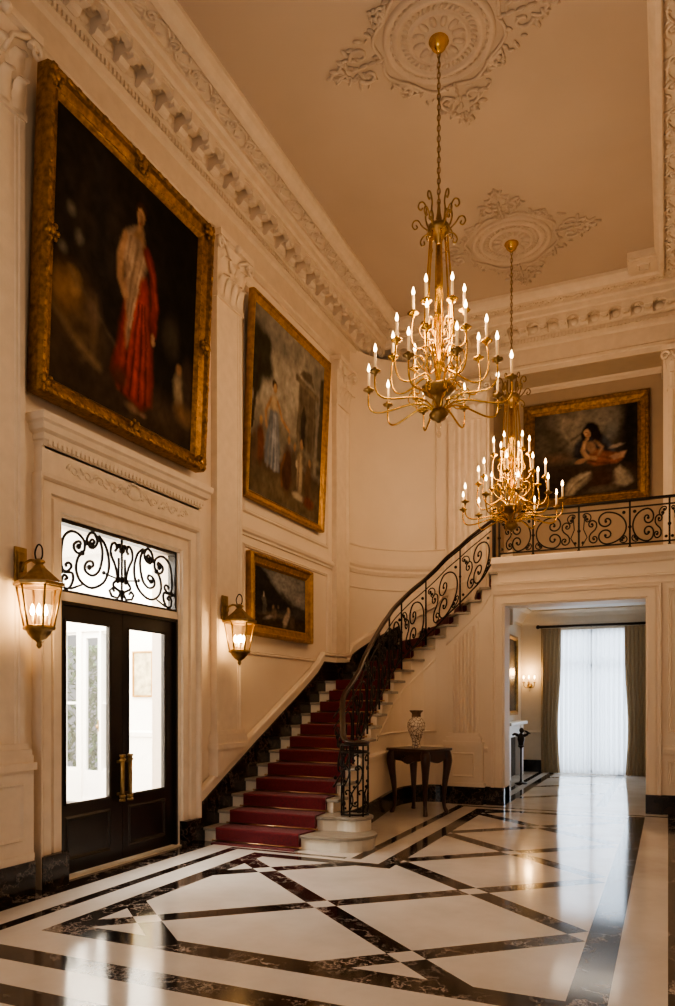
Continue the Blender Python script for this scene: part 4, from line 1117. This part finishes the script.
for s0, s1 in PANELS:
    A, B = railpt(s0, 0), railpt(s1, 0)
    w = sum((railpt(s0+(s1-s0)*(i+1)/10, 0)-railpt(s0+(s1-s0)*i/10, 0)).xy.length for i in range(10)); hg = .68
    sp = MB()
    panel_scrolls(sp, lambda a, b: railpt(s0+(s1-s0)*(.03+.94*a/w), .01+.85*b/hg), w, hg, .0115)
    sp.build('scroll_panel', M_IRON, SR)
    pm = MB(); pm.tube([railpt(s1, -.16), railpt(s1, 1.03)], .014, 6); pm.ball(railpt(s1, .5), .022, 6, 4)
    if s1 < 21: pm.build('baluster', M_IRON, SR)
# newel cage
nw = MB(); zb, zt = .318, 1.11
for a in (-150, -90, -30, 30, 100, 170):
    p = ang(NC, .15, a); nw.tube([(*p, zb), (*p, zt)], .011, 6)
for z in (zb+.02, zt, zt-.08): nw.tube([(*ang(NC, .15, a), z) for a in range(0, 360, 15)], .011, 6, closed=True)
nw.build('newel_cage', M_IRON, SR)
ns = MB()
def cyl(a, b): 
    th = math.radians(-150)+a/.15; return V((NC[0]+.15*math.cos(th), NC[1]+.15*math.sin(th), zb+.03+b))
for off_ in (0, .157, .314):
    iron_scroll(ns, lambda a, b: cyl(off_+a, b), (.10,.50), (.06,.12), r=.009, kind='S', turns=.9, mid=2.4, sharp=5)
    iron_scroll(ns, lambda a, b: cyl(off_+a, b), (.09,.64), (.05,.60), r=.008, turns=.6, mid=2.2, sharp=4)
    iron_scroll(ns, lambda a, b: cyl(off_+a, b), (.10,.06), (.12,.22), r=.008, turns=.6, mid=2.2, sharp=4)
    ns.ball(cyl(off_+.08, .36), .02, 6, 4); ns.ball(cyl(off_+.05, .30), .018, 6, 4)
ns.build('scroll_panel', M_IRON, SR)
pm = MB(); pm.box((-2.475, 11.475, 3.72), (-2.425, 11.525, 4.52)); pm.ball((-2.45,11.5,4.55), .035, 10, 8); pm.build('end_post', M_IRON, SR)

# gallery railing
GR = thing('gallery_railing', 'black wrought-iron scroll balustrade along the gallery edge above the opening', 'railing', (0,0,0))
gx0, gx1, gy, gz0, gz1 = -2.37, .42, YF-.03, 3.80, 4.50
flat = MB(); flat.box((gx0-.02, gy-.03, gz1-.035), (gx1, gy+.03, gz1)); flat.build('handrail', M_IRON, GR, bevel=.01)
for nm, zz in (('bottom_rail', gz0+.06), ('upper_rail', gz1-.12)): MB().box((gx0, gy-.01, zz-.01), (gx1, gy+.01, zz+.01)).build(nm, M_IRON, GR)
posts = [-2.37, -1.86, -1.20, -.50, .02, .42]
for x in posts:
    p = MB(); p.box((x-.013, gy-.013, gz0), (x+.013, gy+.013, gz1-.03)); p.ball((x, gy, gz0+.30), .026, 8, 6); p.box((x-.022, gy-.022, gz0), (x+.022, gy+.022, gz0+.02)); p.build('baluster', M_IRON, GR)
for i in range(len(posts)-1):
    x0, x1 = posts[i]+.015, posts[i+1]-.015; w = x1-x0; sp = MB()
    mirror = i % 2 == 1
    fn = (lambda a, b: V((x1-a, gy, gz0+.075+b))) if mirror else (lambda a, b: V((x0+a, gy, gz0+.075+b)))
    panel_scrolls(sp, fn, w, .50, .0115)
    if i in (1, 2):
        xc = x1 if i == 1 else x0; sg = -1 if i == 1 else 1
        sp.tube([V((xc+sg*.03, gy, gz0+.08)), V((xc+sg*.10, gy, gz0+.2)), V((xc+sg*.05, gy, gz0+.32)), V((xc+sg*.07, gy, gz0+.55))], .008, 6)
    sp.build('scroll_panel', M_IRON, GR)

# ------------------------------------------------------------------ chandeliers
def bez(p, n=14):
    p = [V(q) for q in p]; out = []
    for i in range(n+1):
        t = i/n; q = list(p)
        while len(q) > 1: q = [q[j].lerp(q[j+1], t) for j in range(len(q)-1)]
        out.append(q[0])
    return out
def chandelier(label, cx, cy, drop, az=.2):
    """origin at bottom finial; z=0 bottom"""
    z0 = 4.37-drop; top = H-z0
    t = thing('chandelier', label, 'chandelier', (cx, cy, z0), 0, 'brass candle chandeliers hung in a line')
    MB().lathe([(0,top-.002),(.07,top-.004),(.095,top-.02),(.10,top-.045),(.075,top-.075),(.07,top-.10),(.045,top-.125),(.02,top-.15),(0,top-.155)], 24).build('canopy', M_BRASS, t)
    ch = MB(); zt, zb = top-.14, 2.20; n = int((zt-zb)/.052)
    for k in range(n):
        z = zt-(k+.5)*(zt-zb)/n; rot = k % 2*PI/2
        pts = [(.016*math.cos(a)*math.cos(rot), .016*math.cos(a)*math.sin(rot), z+.036*math.sin(a)) for a in [2*PI*j/10 for j in range(10)]]
        ch.tube(pts, .0048, 5, closed=True)
    ch.tube([(0.006,0,zt), (-.004,.004,(zt+zb)/2), (0.004,0,zb)], .004, 5)
    ch.build('chain', M_OLDBR, t)
    cn = MB()
    for k in range(6):
        a = PI/3*k+.25; c, s = math.cos(a), math.sin(a); fn = lambda r, z: V((r*c, r*s, z))
        big = [fn(.05,1.93), fn(.10,1.98), fn(.13,2.08), fn(.12,2.17), fn(.15,2.24), fn(.19,2.235), fn(.20,2.19), fn(.175,2.165), fn(.16,2.185)]
        cn.tube(cr(big, 4), .0085, 6)
        sm = [fn(.09,1.94), fn(.16,2.00), fn(.20,2.06), fn(.245,2.06), fn(.26,2.015), fn(.235,1.98), fn(.21,1.995), fn(.222,2.02)]
        cn.tube(cr(sm, 4), .0075, 6)
        lo = [fn(.10,1.92), fn(.15,1.90), fn(.18,1.85), fn(.165,1.81), fn(.14,1.82), fn(.145,1.85)]
        cn.tube(cr(lo, 4), .0075, 6)
    crn = cn.build('crown_scrolls', M_OLDBR, t)
    MB().lathe([(0,2.24),(.012,2.22),(.02,2.12),(.03,2.06),(.02,2.03),(.05,2.01),(.10,1.99),(.115,1.955),(.10,1.92),(.06,1.89),(.045,1.86),(.03,1.82),(.02,1.80),(0,1.80)], 20).build('crown_hub', M_OLDBR, t)
    cs = MB().lathe([(0,1.81),(.022,1.80),(.022,1.45),(.035,1.43),(.04,1.38),(.025,1.34),(.022,1.15),(.045,1.12),(.06,1.05),(.045,.98),(.025,.94),(.022,.70),(.04,.66),(.05,.60),(.03,.55),(.02,.52),(.02,.36),(.03,.36)], 18)
    cs.build('centre_column', M_BRASS, t)
    rods = MB()
    for k in range(6):
        a = PI/3*k; c, s = math.cos(a), math.sin(a)
        rods.tube(cr([(.085*c,.085*s,1.93),(.11*c,.11*s,1.6),(.135*c,.135*s,1.25),(.15*c,.15*s,.95),(.12*c,.12*s,.72)], 5), .0085, 6)
    rods.build('cage_rods', M_BRASS, t)
    MB().lathe([(.02,.36),(.10,.375),(.155,.395),(.165,.40),(.165,.375),(.14,.34),(.09,.31),(.05,.30),(.04,.22),(.05,.17),(.085,.15),(.095,.12),(.07,.085),(.03,.065),(.018,.05),(0,.05)], 24, mod=lambda a, z: 1+.03*math.cos(12*a)).build('bowl', M_OLDBR, t)
    MB().lathe([(0,.055),(.02,.045),(.028,.02),(.018,-.005),(.006,-.03),(.022,-.05),(.026,-.07),(.014,-.095),(0,-.10)], 12).build('crystal_drop', M_CRYS, t)
    first = None
    def arm(az, R, zc, kind):
        am = MB(); fn = lambda r, z: V((r, 0, z))
        if kind == 0:   # low wide arm
            pts = bez([fn(.03,.13), fn(.20,.42), fn(.45,.16), fn(R+.02,.10), fn(R+.02,zc-.20), fn(R,zc)], 18)
            am.tube(pts, [.011-.003*i/18 for i in range(19)], 6)
            am.tube(cr([fn(.14,.25), fn(.22,.22), fn(.30,.28), fn(.28,.36), fn(.22,.36), fn(.22,.30), fn(.26,.30)], 4), .006, 5)
        elif kind == 1:
            pts = bez([fn(.06,.36), fn(.18,.80), fn(.22,.18), fn(R+.08,.32), fn(R+.04,zc-.28), fn(R,zc)], 18)
            am.tube(pts, [.010-.002*i/18 for i in range(19)], 6)
            am.tube(cr([fn(.13,.52), fn(.20,.56), fn(.26,.64), fn(.24,.73), fn(.17,.73), fn(.15,.66), fn(.19,.63), fn(.21,.67)], 4), .0065, 5)
        else:
            pts = bez([fn(.05,.66), fn(.12,1.05), fn(.14,.62), fn(R+.07,.74), fn(R+.03,zc-.2), fn(R,zc)], 16)
            am.tube(pts, [.009-.002*i/16 for i in range(17)], 6)
            am.tube(cr([fn(.10,.86), fn(.16,.90), fn(.19,.97), fn(.16,1.03), fn(.11,1.01), fn(.12,.95)], 4), .0055, 5)
        A = am.build('arm', M_BRASS, t); A.rotation_euler = (0, 0, az)
        return A
    def candle(A, R, zc, kind, h):
        cup = MB().lathe([(0,zc-.035),(.012,zc-.03),(.016,zc-.01),(.05,zc+.004),(.056,zc+.016),(.05,zc+.014),(.018,zc+.006),(.022,zc+.03),(.02,zc+.045),(0,zc+.045)], 14, (R,0,0), mod=lambda a, z: 1+.06*math.cos(8*a))
        cup.build('drip_cup', M_OLDBR if kind == 0 else M_BRASS, A)
        MB().lathe([(0,zc+.04),(.0135,zc+.04),(.0135,zc+.04+h),(.006,zc+.045+h),(0,zc+.045+h)], 10, (R,0,0)).build('candle_sleeve', M_CAND, A)
        zz = zc+.04+h
        MB().lathe([(0,zz),(.009,zz+.006),(.0165,zz+.028),(.015,zz+.042),(.008,zz+.066),(.002,zz+.085),(0,zz+.088)], 8, (R,0,0)).build('flame_bulb', M_FLAME, A)
    for kind, cnt, R, zc, az0, h in ((0, 10, .70, .42, az, .15), (1, 8, .47, .76, .05, .15), (2, 6, .25, 1.13, .30, .15)):
        proto = None
        for k in range(cnt):
            az = az0+2*PI*k/cnt
            if proto is None:
                proto = arm(az, R, zc, kind); candle(proto, R, zc, kind, h)
            else:
                c = copy_tree(proto); c.rotation_euler = (0, 0, az)
    return t
c1 = chandelier('larger nearer brass chandelier of candle bulbs hanging from the ornate ceiling rosette', -2.07, 7.15, .07)
c2 = chandelier('farther, lower brass chandelier of candle bulbs hanging before the gallery railing', -2.04, 10.74, .40, 0)

# ceiling rosettes
def rosette(label, cx, cy, rot):
    t = thing('ceiling_rosette', label, 'ceiling rosette', (cx, cy, H), rot, 'carved ceiling rosettes')
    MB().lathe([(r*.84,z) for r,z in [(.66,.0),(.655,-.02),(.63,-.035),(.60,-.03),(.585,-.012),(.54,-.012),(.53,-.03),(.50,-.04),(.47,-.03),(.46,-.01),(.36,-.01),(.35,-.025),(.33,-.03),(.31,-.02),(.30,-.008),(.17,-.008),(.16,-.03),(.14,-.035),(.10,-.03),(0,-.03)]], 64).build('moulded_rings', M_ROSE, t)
    lv = MB()
    for k in range(12):
        a = 2*PI*k/12; Mx = Matrix.Rotation(a, 3, 'Z')
        lv.ball(Mx @ V((.20,0,-.012)), (.065,.034,.022), 8, 5, Mx); lv.ball(Mx @ V((.25,0,-.014)), (.02,.022,.022), 6, 4, Mx)
    for k in range(40):
        a = 2*PI*k/40; Mx = Matrix.Rotation(a, 3, 'Z')
        lv.ball(Mx @ V((.345,0,-.01)), (.035,.018,.016), 6, 4, Mx @ Matrix.Rotation(.5,3,'Z')); lv.ball(Mx @ V((.472,0,-.012)), (.014,.03,.014), 6, 4, Mx)
    lv.build('acanthus_leaves', M_ROSE, t)
    fo = MB(); rnd = random.Random(5)
    for k in range(4):
        Mx = Matrix.Rotation(PI/2*k, 3, 'Z')
        def L(x, y, a, s, z=-.012): fo.ball(Mx @ V((x, y, z)), (s, s*.38, s*.42), 8, 4, Mx @ Matrix.Rotation(a, 3, 'Z'))
        for x in (.62, .70, .80, .90): L(x, 0, 0, .05)
        for sg in (-1, 1):
            sp = [Mx @ V((.80+.10*(1-.7*i/20)*math.cos(.55*i*.55), sg*(.13+.09*(1-.7*i/20)*math.sin(.55*i*.55)), -.012)) for i in range(21)]
            fo.tube(sp, [.022*(1-.5*i/20) for i in range(21)], 6)
            sp = [Mx @ V((.50+.09*(1-.7*i/20)*math.cos(.55*i*.55+2), sg*(.44+.09*(1-.7*i/20)*math.sin(.55*i*.55+2)), -.012)) for i in range(21)]
            fo.tube(sp, [.022*(1-.5*i/20) for i in range(21)], 6)
            fo.tube(cr([Mx @ V(q) for q in ((.60,sg*.02,-.01),(.62,sg*.20,-.012),(.54,sg*.32,-.012),(.44,sg*.40,-.012))], 5), .018, 6)
            fo.tube(cr([Mx @ V(q) for q in ((.88,sg*.10,-.01),(.97,sg*.14,-.012),(1.05,sg*.06,-.012),(1.16,sg*.02,-.012))], 5), [.016]*16, 6)
            for i in range(16):
                x = rnd.uniform(.60, 1.12); y = sg*rnd.uniform(.03, max(.06, (1.16-x)*.85)); L(x, y, rnd.uniform(0, 6), rnd.uniform(.028,.05))
            L(1.10, sg*.06, sg*.5, .06); L(1.0, sg*.12, sg*1.0, .06); L(.92, sg*.22, sg*1.3, .06); L(1.04, sg*.02, 0, .05)
        L(1.17, 0, 0, .05)
        c = Mx @ Matrix.Rotation(PI/4, 3, 'Z'); 
        for i in range(7):
            p = c @ V((.64+.02*math.cos(i), (i-3)*.055, -.012)); fo.ball(p, (.045,.02,.02), 6, 4, c @ Matrix.Rotation(i*.9, 3, 'Z'))
        for i in range(5): fo.ball(c @ V((.71,.0,-.015))+c @ V((.04*math.cos(i*1.26), .04*math.sin(i*1.26), 0)), (.026,.026,.02), 6, 4)
    fo.build('scroll_foliage', M_ROSE, t)
rosette('carved plaster ceiling rosette above the nearer chandelier', -2.07, 7.15, 0)
rosette('carved plaster ceiling rosette above the farther chandelier', -2.04, 10.74, 0)

# ------------------------------------------------------------------ wall lanterns
def lantern(label, yc):
    t = thing('wall_lantern', label, 'lantern', (WX+.087, yc, 2.0), 0, 'brass wall lanterns flanking the door')
    MB().box((0, -.06, .56), (.022, .06, .86)).box((.022,-.04,.60),(.03,.04,.82)).build('back_plate', M_OLDBR, t, bevel=.004)
    br = MB(); Xc = .215
    br.tube(cr([(.02,0,.66),(.06,0,.72),(.12,0,.745),(.18,0,.735),(Xc,0,.73)], 6), .012, 8)
    br.tube(cr([(.03,0,.74),(.06,0,.70),(.05,0,.66),(.03,0,.68)], 5), .008, 6)
    br.build('bracket', M_OLDBR, t)
    MB().tube(cr([(Xc-.02,0,.72),(Xc-.045,0,.80),(Xc-.01,0,.865),(Xc+.03,0,.84),(Xc+.035,0,.77),(Xc+.01,0,.735)], 6), .007, 6).build('hanging_loop', M_IRON, t)
    rf = MB()
    c = (Xc, 0, 0); n = 6; r6 = lambda prof: rf.lathe(prof, 6, c, a0=PI/6, a1=PI/6+2*PI)
    r6([(.0,.755),(.02,.75),(.045,.735),(.05,.72),(.03,.705),(.045,.69),(.05,.68),(.07,.66),(.175,.565),(.205,.555),(.205,.53),(.185,.525),(0,.525)])
    for i in range(len(rf.sm)): rf.sm[i] = False
    rf.build('roof', M_OLDBR, t)
    cg = MB()
    hexp = lambda r, z: [V((Xc+r*math.cos(PI/6+PI/3*k), r*math.sin(PI/6+PI/3*k), z)) for k in range(6)]
    A, B = hexp(.178, .53), hexp(.118, .20)
    for p, q in zip(A, B): cg.tube([p, q], .009, 6)
    for z, r in ((.525,.178), (.20,.118)):
        h = hexp(r, z); cg.tube(h, .009, 6, closed=True)
    cg.build('cage_bars', M_OLDBR, t)
    gl = MB()
    for k in range(6): quad(gl, A[k], A[(k+1) % 6], B[(k+1) % 6], B[k])
    gl.build('glass_panes', M_LGLASS, t)
    bs = MB().lathe([(.0,.205),(.125,.205),(.132,.19),(.125,.175),(.10,.165),(.09,.14),(.075,.125),(.06,.105),(.03,.085),(.018,.07),(.024,.05),(.012,.03),(.0,.02)], 6, c, a0=PI/6, a1=PI/6+2*PI)
    bs.build('base_finial', M_OLDBR, t)
    for k in range(4):
        a = PI/4+PI/2*k; x, y = Xc+.05*math.cos(a), .05*math.sin(a)
        cd = MB().tube([(x,y,.205),(x,y,.29)], .011, 8).build('candle_sleeve', M_CAND, t)
        MB().lathe([(0,.29),(.012,.298),(.019,.325),(.012,.36),(0,.385)], 8, (x,y,0)).build('flame_bulb', M_FLAME2, cd)
    return t
lantern('brass wall lantern left of the double door, nearer the viewer', 4.55)
lantern('brass wall lantern right of the double door, beside the smallest painting', 7.64)

# ------------------------------------------------------------------ console table and vase
TB = thing('console_table', 'dark carved wooden console table with cabriole legs under the stair', 'table', (-3.265, 10.28, 0), math.radians(-20))
tz = .93
tp = [(-.36,-.31),(-.2,-.33),(0,-.34),(.2,-.33),(.36,-.31),(.37,.0),(.36,.31),(-.36,.31),(-.37,0)]
MB().prism(tp, tz-.035, tz).build('table_top', M_WOOD, TB, bevel=.008)
apn = MB()
for x0, x1, y0, y1 in ((-.32,.32,-.275,-.245),(-.32,.32,.245,.275)):
    pl = [(x0,.74)] + [(x0+(x1-x0)*i/16, .755-.045*math.cos((i/16-.5)*2*PI)**3) for i in range(17)] + [(x1,tz-.035),(x0,tz-.035)]
    apn.prism(pl[1:], -y1, -y0, O=(0,0,0), U=(1,0,0), W=ZE)
for x in (-.325, .295):
    pl = [(-.27+.54*i/12, .755-.03*math.cos((i/12-.5)*2*PI)) for i in range(13)] + [(.27,tz-.035),(-.27,tz-.035)]
    apn.prism(pl, x, x+.03, U=YE, W=ZE)
apn.ball((0,-.28,.77), (.07,.02,.05), 10, 6)
for s in (-1, 1): apn.tube([(s*(.06+.05*math.cos(a)), -.28, .81+.03*math.sin(a)) for a in [j*.5 for j in range(12)]], .008, 5)
apn.build('apron', M_WOOD, TB)
for sx in (-1, 1):
    for sy in (-1, 1):
        lg = MB(); P = []; R = []
        for z, o, r in ((tz-.04,.0,.055),(.84,.02,.068),(.74,.035,.066),(.6,.02,.052),(.42,-.005,.040),(.22,-.02,.029),(.09,-.012,.025),(.04,.01,.030),(.012,.022,.034),(0,.022,.028)):
            P.append((sx*(.285+o*.7), sy*(.235+o*.7), z)); R.append(r)
        lg.tube(cr(P, 3), [R[min(i//3, len(R)-1)]*(1-(i % 3)/3)+R[min(i//3+1, len(R)-1)]*(i % 3)/3 for i in range(len(P)*3-2)], 10)
        lg.ball((sx*.33, sy*.275, .80), (.035,.035,.055), 8, 6)
        lg.build('leg', M_WOOD, TB)
VS = thing('vase', 'brown and cream patterned porcelain vase standing on the dark console table', 'vase', (-3.29, 10.22, tz))
MB().lathe([(0,.0),(.062,.0),(.066,.015),(.055,.05),(.058,.10),(.085,.17),(.118,.25),(.130,.31),(.125,.36),(.10,.405),(.068,.43),(.062,.445)], 32).build('body', M_VASE, VS)
MB().lathe([(.062,.444),(.066,.455),(.062,.47),(.066,.495),(.095,.525),(.098,.535),(.09,.537),(.055,.50),(.05,.46),(.0,.44)], 32).build('neck', mat('brown_glaze', (.16,.085,.045), .25, var=.3, scale=20), VS)

# ------------------------------------------------------------------ far room
FX0, FX1, FY1, FZ = -3.06, .35, 17.25, 3.62
mb = MB(); mb.box((FX0-.2, 13.1, 0), (FX0, FY1+.2, FZ)); mb.box((FX0-.2, 12.95, 0), (-2.62, 13.1, FZ)); mb.box((-2.8, YJ, 0), (-2.62, 12.95, 3.05)); mb.box((FX0, FY1, 0), (-2.35, FY1+.2, FZ)); mb.box((-.72, FY1, 0), (FX1+.2, FY1+.2, FZ)); mb.box((-2.35, FY1, 3.18), (-.72, FY1+.2, FZ)); mb.box((FX1, YJ, 0), (FX1+.2, FY1+.2, FZ))
S(mb, 'wall_far', M_FARW)
S(MB().box((FX0-.2, 12.95, FZ), (FX1+.2, FY1+.2, FZ+.09)).box((-2.40, YJ-.01, FZ), (FX1+.2, 12.95, FZ+.09)), 'ceiling_far', M_WHITE)
mb = MB(); mb.sweep([(FX0, 13.1), (FX0, FY1), (FX1, FY1), (FX1, YJ)], rev([(0,3.30),(.02,3.30),(.03,3.34),(.06,3.38),(.10,3.46),(.17,3.54),(.26,3.58),(.28,3.59),(.28,3.63)])); 
mb.sweep([(FX0, FY1), (-2.35, FY1)], rev([(0,.86),(.02,.87),(.03,.91),(0,.93)]))
trim(mb, M_FARW)
mb = MB(); mb.box((FX0, FY1-.03, 0), (-2.35, FY1, .27)); mb.box((FX0, 13.1, 0), (FX0+.03, 14.9, .27)); mb.box((-.72, FY1-.03, 0), (FX1, FY1, .27)); mb.box((FX0, 16.7, 0), (FX0+.03, FY1, .27)); S(mb, 'baseboard_far', M_SKIRT)
wn = MB()
for a, b in ((-2.35,-2.28), (-1.57,-1.50), (-.79,-.72)): wn.box((a, FY1+.05, 0.02), (b, FY1+.11, 3.18))
for z in (.02, 2.35, 3.10): wn.box((-2.35, FY1+.05, z), (-.72, FY1+.11, z+.07))
wn = wn.build('window_2', M_WHITE, kind='structure'); MB().box((-2.3, FY1+.08, .08), (-.77, FY1+.086, 3.12)).build('glass_pane', M_GLASS, wn)
def curtain(name, label, x0, x1, y, z1, folds, amp, m, cat, spread=0, side=1):
    def fn(a, b):
        z = z1*(1-b)
        tie = 1-.16*math.exp(-((z-1.0)/.9)**2)*spread
        x = (x0+(x1-x0)*a) if not spread else ((x1-(x1-x0)*(1-a)*tie) if side > 0 else (x0+(x1-x0)*a*tie))
        k = amp*(.55+.45*b)
        return V((x+.3*amp*math.sin(a*folds*4*PI+1), y+k*math.sin(a*folds*2*PI+.6*math.sin(b*2.5))-.02*b*spread, z+.01))
    c = MB().grid(fn, folds*10, 30).build(name, m)
    return tag(c, label, cat, 'drapes at the far window' if name == 'drape' else 'sheers at the far window')
curtain('drape', 'taupe drape gathered at the left side of the far window', -2.60, -2.17, 17.08, 3.20, 5, .045, M_DRAPE, 'curtain', 1, -1)
curtain('drape', 'taupe drape gathered at the right side of the far window', -.86, -.44, 17.08, 3.20, 5, .045, M_DRAPE, 'curtain', 1, 1)
curtain('sheer_curtain', 'white translucent sheer on the left half of the far window', -2.25, -1.555, 17.17, 3.16, 7, .034, M_SHEER, 'curtain')
curtain('sheer_curtain', 'white translucent sheer on the right half of the far window', -1.535, -.80, 17.17, 3.16, 7, .034, M_SHEER, 'curtain')
CRD = thing('curtain_rod', 'dark pelmet rod carrying the taupe drapes over the far window', 'curtain rod', (0,0,0))
MB().tube([(-2.64, 17.09, 3.25), (-.36, 17.09, 3.25)], .028, 10).build('rod', M_BRONZE, CRD)
for x in (-2.66, -.34): MB().ball((x, 17.09, 3.25), .045, 10, 8).build('finial', M_BRONZE, CRD)
for x in (-2.6, -1.54, -.55): MB().box((x-.012, 17.09, 3.225), (x+.012, 17.25, 3.245)).build('rod_bracket', M_BRONZE, CRD)
# sconce
SCN = thing('wall_sconce', 'small brass candle sconce glowing on the wall beside the far window', 'sconce', (-2.86, FY1, 1.95))
MB().lathe([(0,0),(.05,.0),(.06,.01),(.03,.02),(0,.025)], 12, M=Matrix.Rotation(PI/2,3,'X')).build('back_plate', M_OLDBR, SCN)
for k in (-1, 0, 1):
    ar = MB(); ar.tube(cr([(0,-.02,0),(k*.06,-.07,-.05),(k*.11,-.12,-.02),(k*.12,-.13 if k else -.17,.06)], 6), .008, 6)
    x, y = k*.12, -.13 if k else -.17
    ar.lathe([(0,.05),(.03,.06),(.035,.07),(0,.07)], 10, (x,y,0)); a = ar.build('arm', M_OLDBR, SCN)
    MB().tube([(x,y,.07),(x,y,.15)], .011, 8).build('candle_sleeve', M_CAND, a); MB().lathe([(0,.15),(.016,.17),(.012,.20),(0,.23)], 8, (x,y,0)).build('flame_bulb', M_FLAME, a)
MB().lathe([(0,0),(.012,.01),(.018,.03),(0,.05)], 8, (0,-.05,-.14)).build('crystal_drop', M_CRYS, SCN)
# chimneypiece, framed picture, bronze on stand
MT = thing('chimneypiece', 'white painted chimneypiece on the left wall of the far room', 'fireplace', (FX0, 0, 0))
mb = MB(); mb.box((0,14.95,0), (.16,15.22,1.10)); mb.box((0,16.38,0), (.16,16.65,1.10)); mb.box((0,14.95,.85), (.14,16.65,1.10)); mb.build('surround', M_WHITE, MT, bevel=.006)
MB().box((0,14.88,1.10), (.24,16.72,1.17)).build('mantel_shelf', M_WHITE, MT, bevel=.012); MB().box((.005,15.22,.0), (.03,16.38,.85)).build('firebox', M_MIRROR, MT)
FP = thing('framed_picture', 'dark picture in a narrow gilt frame above the white chimneypiece', 'picture', (FX0, 16.0, 1.30))
MB().sweep([(-.62,0),(.62,0),(.62,1.70),(-.62,1.70)], [(0,0),(0,.05),(.05,.06),(.09,.02),(.09,0)], U=YE, W=ZE, N=(1,0,0), closed=True).build('frame', M_GOLD2, FP); MB().box((.004,-.55,.07),(.015,.55,1.63)).build('canvas', M_MIRROR, FP)
BS = thing('statuette_stand', 'dark bronze statuette on a slender pole stand before the white chimneypiece', 'statuette', (-2.60, 14.65, 0))
MB().lathe([(0,0),(.12,0),(.125,.015),(.06,.03),(.025,.05),(.018,.10),(.018,.68),(.03,.70),(.06,.72),(.06,.74),(0,.74)], 16).build('pole_stand', M_BRONZE, BS)
bz = MB()
bz.lathe([(0,.74),(.05,.745),(.055,.80),(.07,.86),(.065,.92),(.035,.965),(.03,.98),(0,.985)], 12)
bz.ball((.01,0,1.03), (.045,.05,.055), 10, 8); bz.ball((.05,-.02,1.02), (.02,.015,.015), 6, 4)
bz.tube(cr([(.05,0,.93),(.11,-.02,.95),(.15,-.02,.99)], 4), [.03]*3+[.025]*3+[.02]*3, 8); bz.tube(cr([(-.05,0,.93),(-.11,-.02,.96),(-.16,-.02,.94)], 4), [.03]*3+[.025]*3+[.02]*3, 8)
bz.ball((.12,.0,1.0), (.07,.03,.02), 8, 5, Matrix.Rotation(.5,3,'Y'))
bz.build('bronze_figure', M_BRONZE, BS)
# porch picture
PP = thing('framed_picture', 'pale framed picture on the porch wall seen through the right door glass', 'picture', (-7.30, 9.2, 1.66))
MB().sweep([(-.19,0),(.19,0),(.19,.70),(-.19,.70)], [(0,0),(0,.03),(.02,.035),(.03,.01),(.03,0)], U=(1,0,0), W=ZE, N=(0,-1,0), closed=True).build('frame', M_GOLD2, PP)
MB().box((-.165,-.012,.025), (.165,-.004,.675)).build('canvas', mat('pale_landscape', (.42,.36,.22), .7, var=.5, scale=9), PP)

# ------------------------------------------------------------------ lights
def lamp(kind, name, loc, energy, col, size=.2, rot=(0,0,0), sy=None):
    l = bpy.data.lights.new(name, kind); l.energy = energy; l.color = col
    if kind == 'POINT': l.shadow_soft_size = size
    if kind == 'AREA':
        l.size = size
        if sy: l.shape = 'RECTANGLE'; l.size_y = sy
    o = bpy.data.objects.new(name, l); COL.objects.link(o); o.location = loc; o.rotation_euler = rot
    return o
WARM = (1, .65, .365)
for cx, cy, dz, e in ((-2.07, 7.15, -.07, 115), (-2.04, 10.74, -.40, 125)):
    lamp('POINT', 'chandelier_light', (cx, cy, 5.45+dz), e, WARM, .35)
for y in (4.55, 7.64): lamp('POINT', 'lantern_light', (WX+.30, y, 2.40), 9, (1,.66,.34), .06)
lamp('POINT', 'sconce_light', (-2.86, 17.05, 2.25), 12, (1,.62,.28), .08)
lamp('POINT', 'front_fill_light', (-1.9, 2.6, 5.0), 60, (1,.74,.50), .4)  # added fill behind the camera, brightens lintel and left wall; no chandelier there
lamp('AREA', 'far_room_fill_light', (-1.4, 14.6, 3.58), 9, (1,.84,.66), 1.2)  # unseen fill added under the far-room ceiling to lift the drapes
lamp('AREA', 'window_daylight', (-1.53, 17.75, 1.7), 135, (.72,.86,1), 1.9, (-PI/2, 0, 0), 3.2)
lamp('AREA', 'porch_daylight', (-7.3, 6.4, 3.85), 1000, (1,.97,.92), 3.2, (0,0,0), 5)
lamp('AREA', 'garden_daylight', (-8.6, 10.4, 4.2), 500, (1,1,1), 3, (0,0,0), 2.2)
lamp('AREA', 'front_window_daylight', (-2.4, Y0+.05, 2.5), 36, (1,.92,.82), 3.4, (PI/2, 0, 0), 4.6)

w = bpy.data.worlds.new('World'); SC.world = w; w.use_nodes = True
bg = w.node_tree.nodes['Background']; bg.inputs[0].default_value = (.95,.97,1,1); bg.inputs[1].default_value = .45

# ------------------------------------------------------------------ camera
cam = bpy.data.cameras.new('Camera'); co = bpy.data.objects.new('Camera', cam); COL.objects.link(co)
co.location = (0, 0, 1.6); co.rotation_euler = (PI/2, 0, math.radians(23.866))
cam.sensor_fit = 'HORIZONTAL'; cam.sensor_width = 36; cam.lens = 747/675*36
cam.shift_x = 0; cam.shift_y = 198/675; cam.clip_start = .05; cam.clip_end = 200
SC.camera = co
SC.view_settings.view_transform = 'AgX'
try: SC.view_settings.look = 'AgX - Medium High Contrast'
except Exception: pass
SC.view_settings.exposure = 0.14
SC.cycles.use_denoising = True
SC.cycles.max_bounces = 8; SC.cycles.diffuse_bounces = 4; SC.cycles.transparent_max_bounces = 16
SC.cycles.sample_clamp_indirect = 6.0
